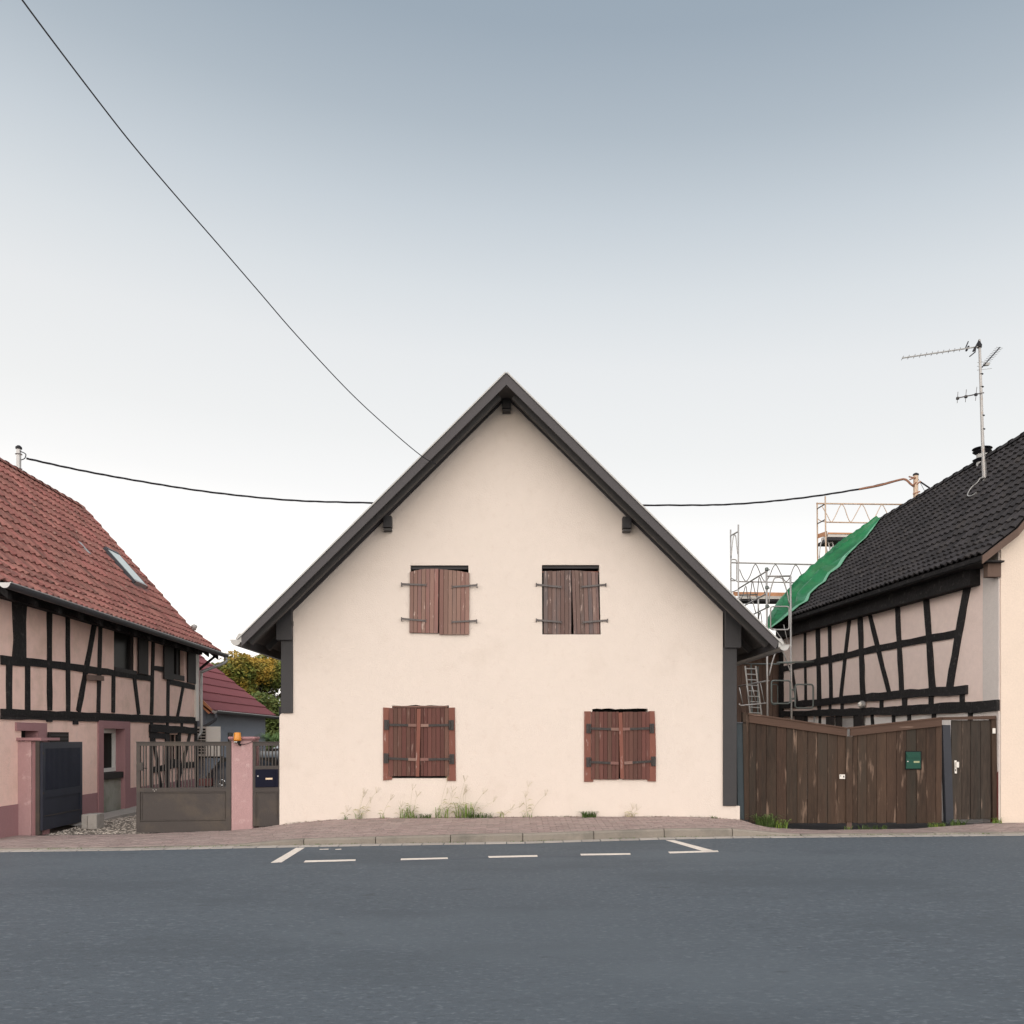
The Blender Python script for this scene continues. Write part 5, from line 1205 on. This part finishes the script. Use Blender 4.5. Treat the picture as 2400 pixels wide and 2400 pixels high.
for (a, b, c_, d) in ((205, 1590, 235, 1735), (270, 1570, 300, 1740), (395, 1550, 430, 1725), (318, 1570, 355, 1725)): tube(sb, 'brace', [S4(a, b, YB1 + .5), S4(c_, d, YB1 + .5)], .013)
for (y) in (1610, 1690): tube(sb, 'coupler', [S4(672, y, YB1), S4(712, y, YB1)], .028, 'galvgreen')
tube(sb, 'standard', [down(S4(330, 0, YB2)), S4(312, 1380, YB2)], .022, 'galvgreen'); tube(sb, 'standard', [down(S4(372, 0, YB2)), S4(372, 1400, YB2)], .022, 'galvgreen')
# ladder
ld = thing('ladder', 'aluminium ladder leaning inside the scaffold in front of the brown barn', 'ladder', down(S4(350, 0, 23.3)))
def L2(x, y): return S4(x, y, 23.3)
MB().tube([L2(257, 1395), L2(302, 1820), L2(318, 1990)], .022, 6).build('rail', M['zincpale'], ld); MB().tube([L2(352, 1395), L2(405, 1835), L2(423, 1990)], .022, 6).build('rail', M['zincpale'], ld)
for k in range(11):
    y = 1418 + k * 50; x0 = 257 + (y - 1395) * .106; x1 = 352 + (y - 1395) * .12; MB().tube([L2(x0, y), L2(x1, y + 4)], .015, 6).build('rung', M['zincpale'], ld)
# C: rear high scaffold
YC, YC2 = 27.5, 26.6
sc_ = thing('scaffold_tower', 'high scaffold platform with wavy guard rail showing above the black ridge, evening glow put into the tube colour', 'scaffold', down(S1(700, 0, YC)), 'scaffolding round the black roofed house')
tube(sc_, 'standard', [down(S1(685, 0, YC)), S1(668, 392, YC)], m='galvglow'); tube(sc_, 'standard', [down(S1(745, 0, YC2)), S1(722, 350, YC2)], m='galvglow')
tube(sc_, 'guard_rail', [S1(663, 398, YC2), S1(1300, 405, YC2)], m='galvglow'); tube(sc_, 'guard_rail', [S1(728, 522, YC2), S1(1150, 529, YC2)], .021, m='galvglow')
tube(sc_, 'ledger', [S1(670, 432, YC), S1(720, 402, YC2)], .02, 'iron'); tube(sc_, 'ledger', [S1(671, 532, YC), S1(722, 505, YC2)], .02, 'iron'); tube(sc_, 'ledger', [S1(670, 500, YC), S1(695, 515, YC), S1(720, 520, YC2)], .014, 'galvglow')
zz = [(700, 415), (735, 475), (762, 521), (790, 480), (815, 425), (832, 404), (850, 425), (872, 490), (893, 521), (920, 480), (950, 425), (966, 404), (985, 430), (1010, 490), (1032, 523), (1058, 480), (1085, 425), (1100, 406), (1118, 430), (1150, 500)]
tube(sc_, 'lattice_brace', zig(S1, zz, YC2), .013, sm=3, m='galvglow')
MB().obox(S1(674, 630, YC), S1(735, 610, YC2) - S1(674, 630, YC), (0, .03, 0), (0, 0, .14)).build('toe_board', M['deckwood'], sc_)
MB().obox(S1(740, 603, YC2), S1(965, 606, YC2) - S1(740, 603, YC2), (0, .03, 0), (0, 0, .06)).build('toe_board', M['deckwood'], sc_)
MB().obox(S1(740, 620, YC2), S1(1000, 622, YC2) - S1(740, 620, YC2), (0, .6, 0), (0, 0, .09)).build('deck', M['deckmetal'], sc_); MB().obox(S1(742, 642, YC2), S1(1000, 645, YC2) - S1(742, 642, YC2), (0, .9, 0), (0, 0, .10)).build('deck_beam', M['cable'], sc_)
tube(sc_, 'arch_brace', zig(S1, [(682, 760), (690, 680), (702, 640), (712, 628), (722, 650), (738, 730)], YC2), .016, sm=3)
l2 = thing('ladder', 'short ladder standing under the high scaffold platform above the tarpaulin', 'ladder', down(S1(790, 700, 26.8)))
MB().tube([S1(738, 640, 26.8), S1(768, 760, 26.8)], .02, 6).build('rail', M['zincpale'], l2); MB().tube([S1(758, 626, 26.8), S1(800, 750, 26.8)], .02, 6).build('rail', M['zincpale'], l2); 
for k in range(4): y = 655 + k * 27; MB().tube([S1(741 + (y - 640) * .25, y + 10, 26.8), S1(758 + (y - 626) * .33, y, 26.8)], .014, 6).build('rung', M['zincpale'], l2)

# ------------------------------------------------------------------ wooden gate
YG = 15.08
def W_(px, py, dy=0): return P(px, py, YG + dy)
def z3(x, y): return (1680 + .35197 * x, 1640 + .35197 * y)
def board(par, name, poly, dy, th, m, **k): return MB().prism([[z3(*p) for p in poly]], lambda a, b: W_(a, b, dy), (0, th, 0)).build(name, m, par, **k)
def gate_leaf(par, xs, top, bot, m):
    for a, b in zip(xs, xs[1:]):
        j = random.uniform(-3, 3); lean = random.uniform(-1, 1)
        board(par, 'plank', [(a + 1.2, top(a)), (b - 1.2, top(b)), (b - 1.2 + lean, bot(b) + j), (a + 1.2 + lean, bot(a) + j)], random.uniform(0, .006), .026, m, bevel=.003)
g1 = thing('wooden_gate_leaf', 'left leaf of the dark brown plank gate, top sloping down to the centre', 'gate', W_(1870, 1930))
t1 = lambda x: 90 + (x - 215) * (187 - 90) / (870 - 215); t2 = lambda x: 187 + (x - 875) * (117 - 187) / (1500 - 875)
gate_leaf(g1, [213, 262, 330, 398, 465, 535, 603, 670, 737, 803, 862], lambda x: t1(x) + 20, lambda x: 822 + (x - 213) * .004, M['gatewood'])
board(g1, 'top_rail', [(215, t1(215) + 8), (868, t1(868) + 8), (868, t1(868) + 58), (215, t1(215) + 62)], -.03, .03, M['gaterail'], bevel=.004)
board(g1, 'top_rail', [(208, t1(208) - 2), (872, t1(872) - 2), (872, t1(872) + 8), (208, t1(208) + 10)], -.045, .10, M['gaterail'], bevel=.003)
board(g1, 'gate_post', [(172, 84), (212, 88), (214, 800), (186, 800)], -.02, .09, M['gatewood'])
lk = board(g1, 'lock_plate', [(818, 498), (854, 498), (854, 527), (818, 527)], -.012, .012, M['cream']); board(g1, 'keyhole', [(843, 506), (849, 506), (849, 518), (843, 518)], -.016, .004, M['black']); board(g1, 'keyhole', [(823, 504), (828, 504), (828, 510), (823, 510)], -.016, .004, M['black'])
g2 = thing('wooden_gate_leaf', 'right leaf of the dark brown plank gate, carrying the green letterbox', 'gate', W_(2100, 1930))
gate_leaf(g2, [905, 937, 1000, 1065, 1130, 1196, 1262, 1328, 1394, 1459, 1500], lambda x: t2(x) + 20, lambda x: 822, M['gatewood'])
board(g2, 'top_rail', [(890, t2(890) + 8), (1500, t2(1500) + 8), (1500, t2(1500) + 58), (890, t2(890) + 58)], -.03, .03, M['gaterail'], bevel=.004)
board(g2, 'top_rail', [(876, t2(876) - 2), (1504, t2(1504) - 2), (1504, t2(1504) + 8), (876, t2(876) + 8)], -.045, .10, M['gaterail'], bevel=.003)
board(g2, 'cover_strip', [(862, 245), (904, 245), (904, 815), (862, 815)], -.022, .05, M['gatewood'])
board(g2, 'drop_bolt', [(866, 815), (900, 815), (900, 858), (866, 858)], .0, .03, M['barn'])
gb = thing('letterbox', 'green metal letterbox fixed in the wooden gate', 'letterbox', W_(2141, 1800))
board(gb, 'box_frame', [(1256, 341), (1364, 341), (1364, 465), (1256, 465)], -.012, .03, M['black']); bb = board(gb, 'box_door', [(1262, 348), (1358, 348), (1358, 459), (1262, 459)], -.03, .02, M['green_box'], bevel=.003)
board(bb, 'slot_flap', [(1268, 366), (1350, 366), (1350, 386), (1268, 386)], -.042, .012, M['green_box']); board(bb, 'name_label', [(1312, 408), (1350, 408), (1350, 420), (1312, 420)], -.034, .004, mat('dull_label', (.30, .32, .18), .5))
MB().tube([W_(*z3(1272, 411), -.04), W_(*z3(1272, 411), -.028)], .012, 8).build('lock', M['zinc'], bb)
sp_ = thing('steel_post', 'dark grey steel post between the wide plank gate and the plank door', 'post', W_(2222, 1930))
board(sp_, 'post_tube', [(1505, 168), (1556, 168), (1578, 825), (1528, 825)], .0, .10, mat('blue_grey_post', (.030, .032, .040), .5))
dr = thing('wooden_door', 'narrow dark brown plank door with cream lock plate at the right end of the fence', 'door', W_(2290, 1920))
gate_leaf(dr, [1563, 1632, 1690, 1757, 1825], lambda x: 136, lambda x: 796, mat('grey_brown_planks', (.050, .036, .027), .8, .3, 2.2, .5, 16, fine=.35, island=.25, stretch=(1, 1, .13), spots=(((.034, .032, .026), 1.4, .46, .62, .8), ((.24, .17, .13), 7, .61, .68, .7))))
board(dr, 'top_rail', [(1505, 116), (1858, 106), (1858, 130), (1505, 135)], -.04, .09, M['gaterail'], bevel=.003)
board(dr, 'gate_post', [(1828, 118), (1860, 108), (1872, 800), (1842, 800)], -.02, .08, M['gatewood'])
board(dr, 'lock_plate', [(1583, 404), (1597, 404), (1599, 491), (1585, 491)], -.012, .01, M['cream'], bevel=.002); board(dr, 'door_handle', [(1596, 414), (1614, 414), (1614, 452), (1596, 452)], -.05, .03, M['cream'], bevel=.004); board(dr, 'keyhole', [(1589, 462), (1594, 462), (1594, 476), (1589, 476)], -.016, .004, M['black'])
dbl = board(None, 'doorbell', [(1838, 190), (1857, 190), (1857, 225), (1838, 225)], -.04, .02, M['cream'], bevel=.003); tag(dbl, 'small cream doorbell on the post at the right end of the fence', 'doorbell')
board(None, 'tmp', [(0, 0), (1, 0), (1, 1)], 0, .1, M['cream'])
bpy.data.objects.remove(bpy.data.objects['tmp'])
# teal post + downpipe at the house corner
tpp = thing('steel_post', 'teal black square post between the cream house plinth and the plank gate', 'post', W_(1738, 1920))
board(tpp, 'post_tube', [(133, 152), (190, 156), (192, 800), (140, 790)], .0, .12, M['teal']); board(tpp, 'post_cap', [(128, 148), (194, 152), (194, 158), (128, 155)], -.02, .16, M['zincdark'])
tube(house, 'downpipe', [F(1731, 1510, .9), F(1730, 1680, .9)], .045, 'zinc')

# ------------------------------------------------------------------ weeds
def weed(px, kind, h, w, label, name='grass_tuft', n=None, lean=0.0, stalks=0, Yoff=.0, px_gate=False):
    X = (px - 1200) * 14.97 / 2000; Y = 14.93 + Yoff; z = zside(X, Y) - .01
    t = thing(name, label, 'weed', (X, Y, z), 'weeds along the foot of the walls and gates'); g = MB(); n = n or 26; b0 = Vector((X, Y, z))
    for _ in range(n):
        a = random.uniform(0, 6.28); l = h * random.uniform(.35, 1.0); d = Vector((math.cos(a), math.sin(a) * .45 - .15, 0)); b = b0 + Vector((random.uniform(-w, w) * .5, random.uniform(-.04, .03), 0))
        sp = random.uniform(.35, 1.35) * l; p = [b, b + d * sp * .25 + Vector((0, 0, l * .6)), b + d * sp * .7 + Vector((0, 0, l * .92)), b + d * sp * 1.1 + Vector((0, 0, l * .8))]; s2 = Vector((-d.y, d.x, 0)).normalized() * random.uniform(.004, .009)
        for q in range(3): g.quad(p[q] - s2 * (1 - q * .25), p[q] + s2 * (1 - q * .25), p[q + 1] + s2 * (.75 - q * .25), p[q + 1] - s2 * (.75 - q * .25))
    g.build('blades', M[kind], t)
    if stalks:
        g = MB()
        for (dx, hh, tilt) in stalks:
            p0 = b0 + Vector((dx, -.01, 0)); p1 = p0 + Vector((tilt * .35, -.02, hh * .55)); p2 = p0 + Vector((tilt, -.05, hh)); g.tube(smoothpts([p0, p1, p2], 3), .0022, 4)
            for _ in range(6):
                a = random.uniform(-.5, .9); e = p2 + Vector((math.sin(a + tilt) * .10, random.uniform(-.03, .03), math.cos(a) * .10)); g.tube([p2 - Vector((0, 0, .015)), e], .0015, 3)
            for _ in range(3):
                f = p0.lerp(p1, random.uniform(.3, 1.0)); s = random.choice((-1, 1)); g.quad(f, f + Vector((s * .05, 0, .05)), f + Vector((s * .11, 0, .03)), f + Vector((s * .05, 0, .035)))
        g.build('seed_heads', M['drygrass'], t)
    return t
weed(811, 'weedgreen', .10, .08, 'tiny weed, leftmost along the foot of the cream wall', n=12, stalks=[(0, .16, .04)])
weed(843, 'grass', .22, .14, 'grass tuft with drooping seed heads left of the lower left shutter', n=20, stalks=[(-.03, .46, .12), (0, .40, .08), (.05, .48, .26), (.08, .30, .12)])
weed(898, 'grass', .13, .10, 'sparse grass tuft just left below the lower left shutter', n=10, stalks=[(0, .34, .14)])
weed(955, 'grass', .28, .30, 'broad grass tuft under the lower left shutter, wide green blades', n=42, stalks=[(.05, .52, .05), (.1, .40, .08), (-.14, .22, .04)])
weed(990, 'weedgreen', .10, .30, 'low dark weed mat under the lower left shutter centre', 'weed_mat', n=70)
weed(1035, 'grass', .26, .24, 'pale grass clump under the right edge of the lower left shutter', n=34, stalks=[(-.03, .64, .13), (.0, .44, .1), (.08, .48, .12), (.14, .38, .05)])
weed(1090, 'grass', .34, .34, 'largest grass clump, with tallest seed heads, right of the lower left shutter', n=70, stalks=[(-.12, .66, .12), (-.02, .42, 0), (.0, .46, .02), (.12, .44, .2), (.2, .3, .3), (-.1, .5, .1)])
weed(1125, 'weedgreen', .12, .46, 'dark green low grass at the foot of the largest clump', 'weed_mat', n=120, Yoff=-.03)
weed(1170, 'grass', .15, .2, 'thin leaning grass between the two shutters, near the big clump', n=10, stalks=[(0, .16, .2), (.05, .2, .3)])
weed(1235, 'grass', .12, .16, 'lone grass tuft with one tall stalk midway between lower shutters', n=18, stalks=[(-.02, .56, .04), (.0, .38, -.03), (.06, .40, .26)])
weed(1380, 'weedgreen', .13, .24, 'compact dark green weed cushion under the lower right shutter', 'weed_cushion', n=170, Yoff=-.03)
weed(1475, 'drygrass', .10, .16, 'dry brown weed right below the lower right shutter', 'dry_weed', n=26, stalks=[(0, .16, .05), (.04, .14, .08)])
weed(1672, 'weedgreen', .06, .12, 'small green weed near the right corner of the cream wall', n=20)
weed(1327, 'weedgreen', .05, .08, 'tiny sprig left of the dark weed cushion', n=8)
weed(1793, 'weedgreen', .26, .32, 'leafy weed at the left foot of the plank gate', 'leafy_weed', n=150, Yoff=.02)
weed(1830, 'grass', .20, .22, 'grassy weed beside the leafy one at the left plank gate leaf', 'leafy_weed', n=60, Yoff=.02)
weed(1985, 'grass', .10, .14, 'small grass tuft under the middle of the plank gate', n=20, Yoff=.03)
weed(2045, 'weedgreen', .10, .5, 'low weeds under the right plank gate leaf', 'weed_mat', n=60, Yoff=.03)
weed(2195, 'grass', .11, .3, 'grass fringe at the foot of the dark steel post', n=70, Yoff=.03)
weed(2245, 'weedgreen', .13, .25, 'green weeds under the plank door', 'weed_mat', n=70, Yoff=.03)
weed(2335, 'grass', .12, .15, 'weeds at the foot of the beige house corner', n=40, Yoff=.03)
# seeds of moss in the gutter joints
ms = MB()
for _ in range(700):
    X = random.uniform(-9, 9); cl0 = noise.noise(Vector((X * 1.3, 0, 0)))
    if cl0 < -.05: continue
    b = Vector((X, yk(X) - .005 + random.uniform(-.012, .012), zroad(X) + .01)); l = random.uniform(.008, .03)
    ms.quad(b, b + Vector((.01, 0, 0)), b + Vector((random.uniform(-.01, .02), -.008, l)))
tag(ms.build('gutter_moss', M['weedgreen'], kind='stuff'), 'tiny moss and weeds in the joint at the foot of the kerb', 'moss')

lt = MB()
for _ in range(520):
    X = random.uniform(-4.0, 4.6); cl0 = noise.noise(Vector((X * .9, 3, 0)))
    if cl0 < -.15: continue
    b = Vector((X, 14.99 - abs(random.gauss(0, .07)), 0)); b.z = zside(b.x, b.y) + .006; a = random.uniform(0, 6.28); l = random.uniform(.008, .022)
    d = Vector((math.cos(a), math.sin(a), 0)) * l; e = Vector((-d.y, d.x, 0)) * .5
    lt.quad(b - d, b + e + Vector((0, 0, .006)), b + d, b - e)
tag(lt.build('leaf_litter', mat('leaf_litter', (.16, .11, .07), .9, .2, island=.4), kind='stuff'), 'brown leaf litter and grit along the foot of the cream wall', 'litter')
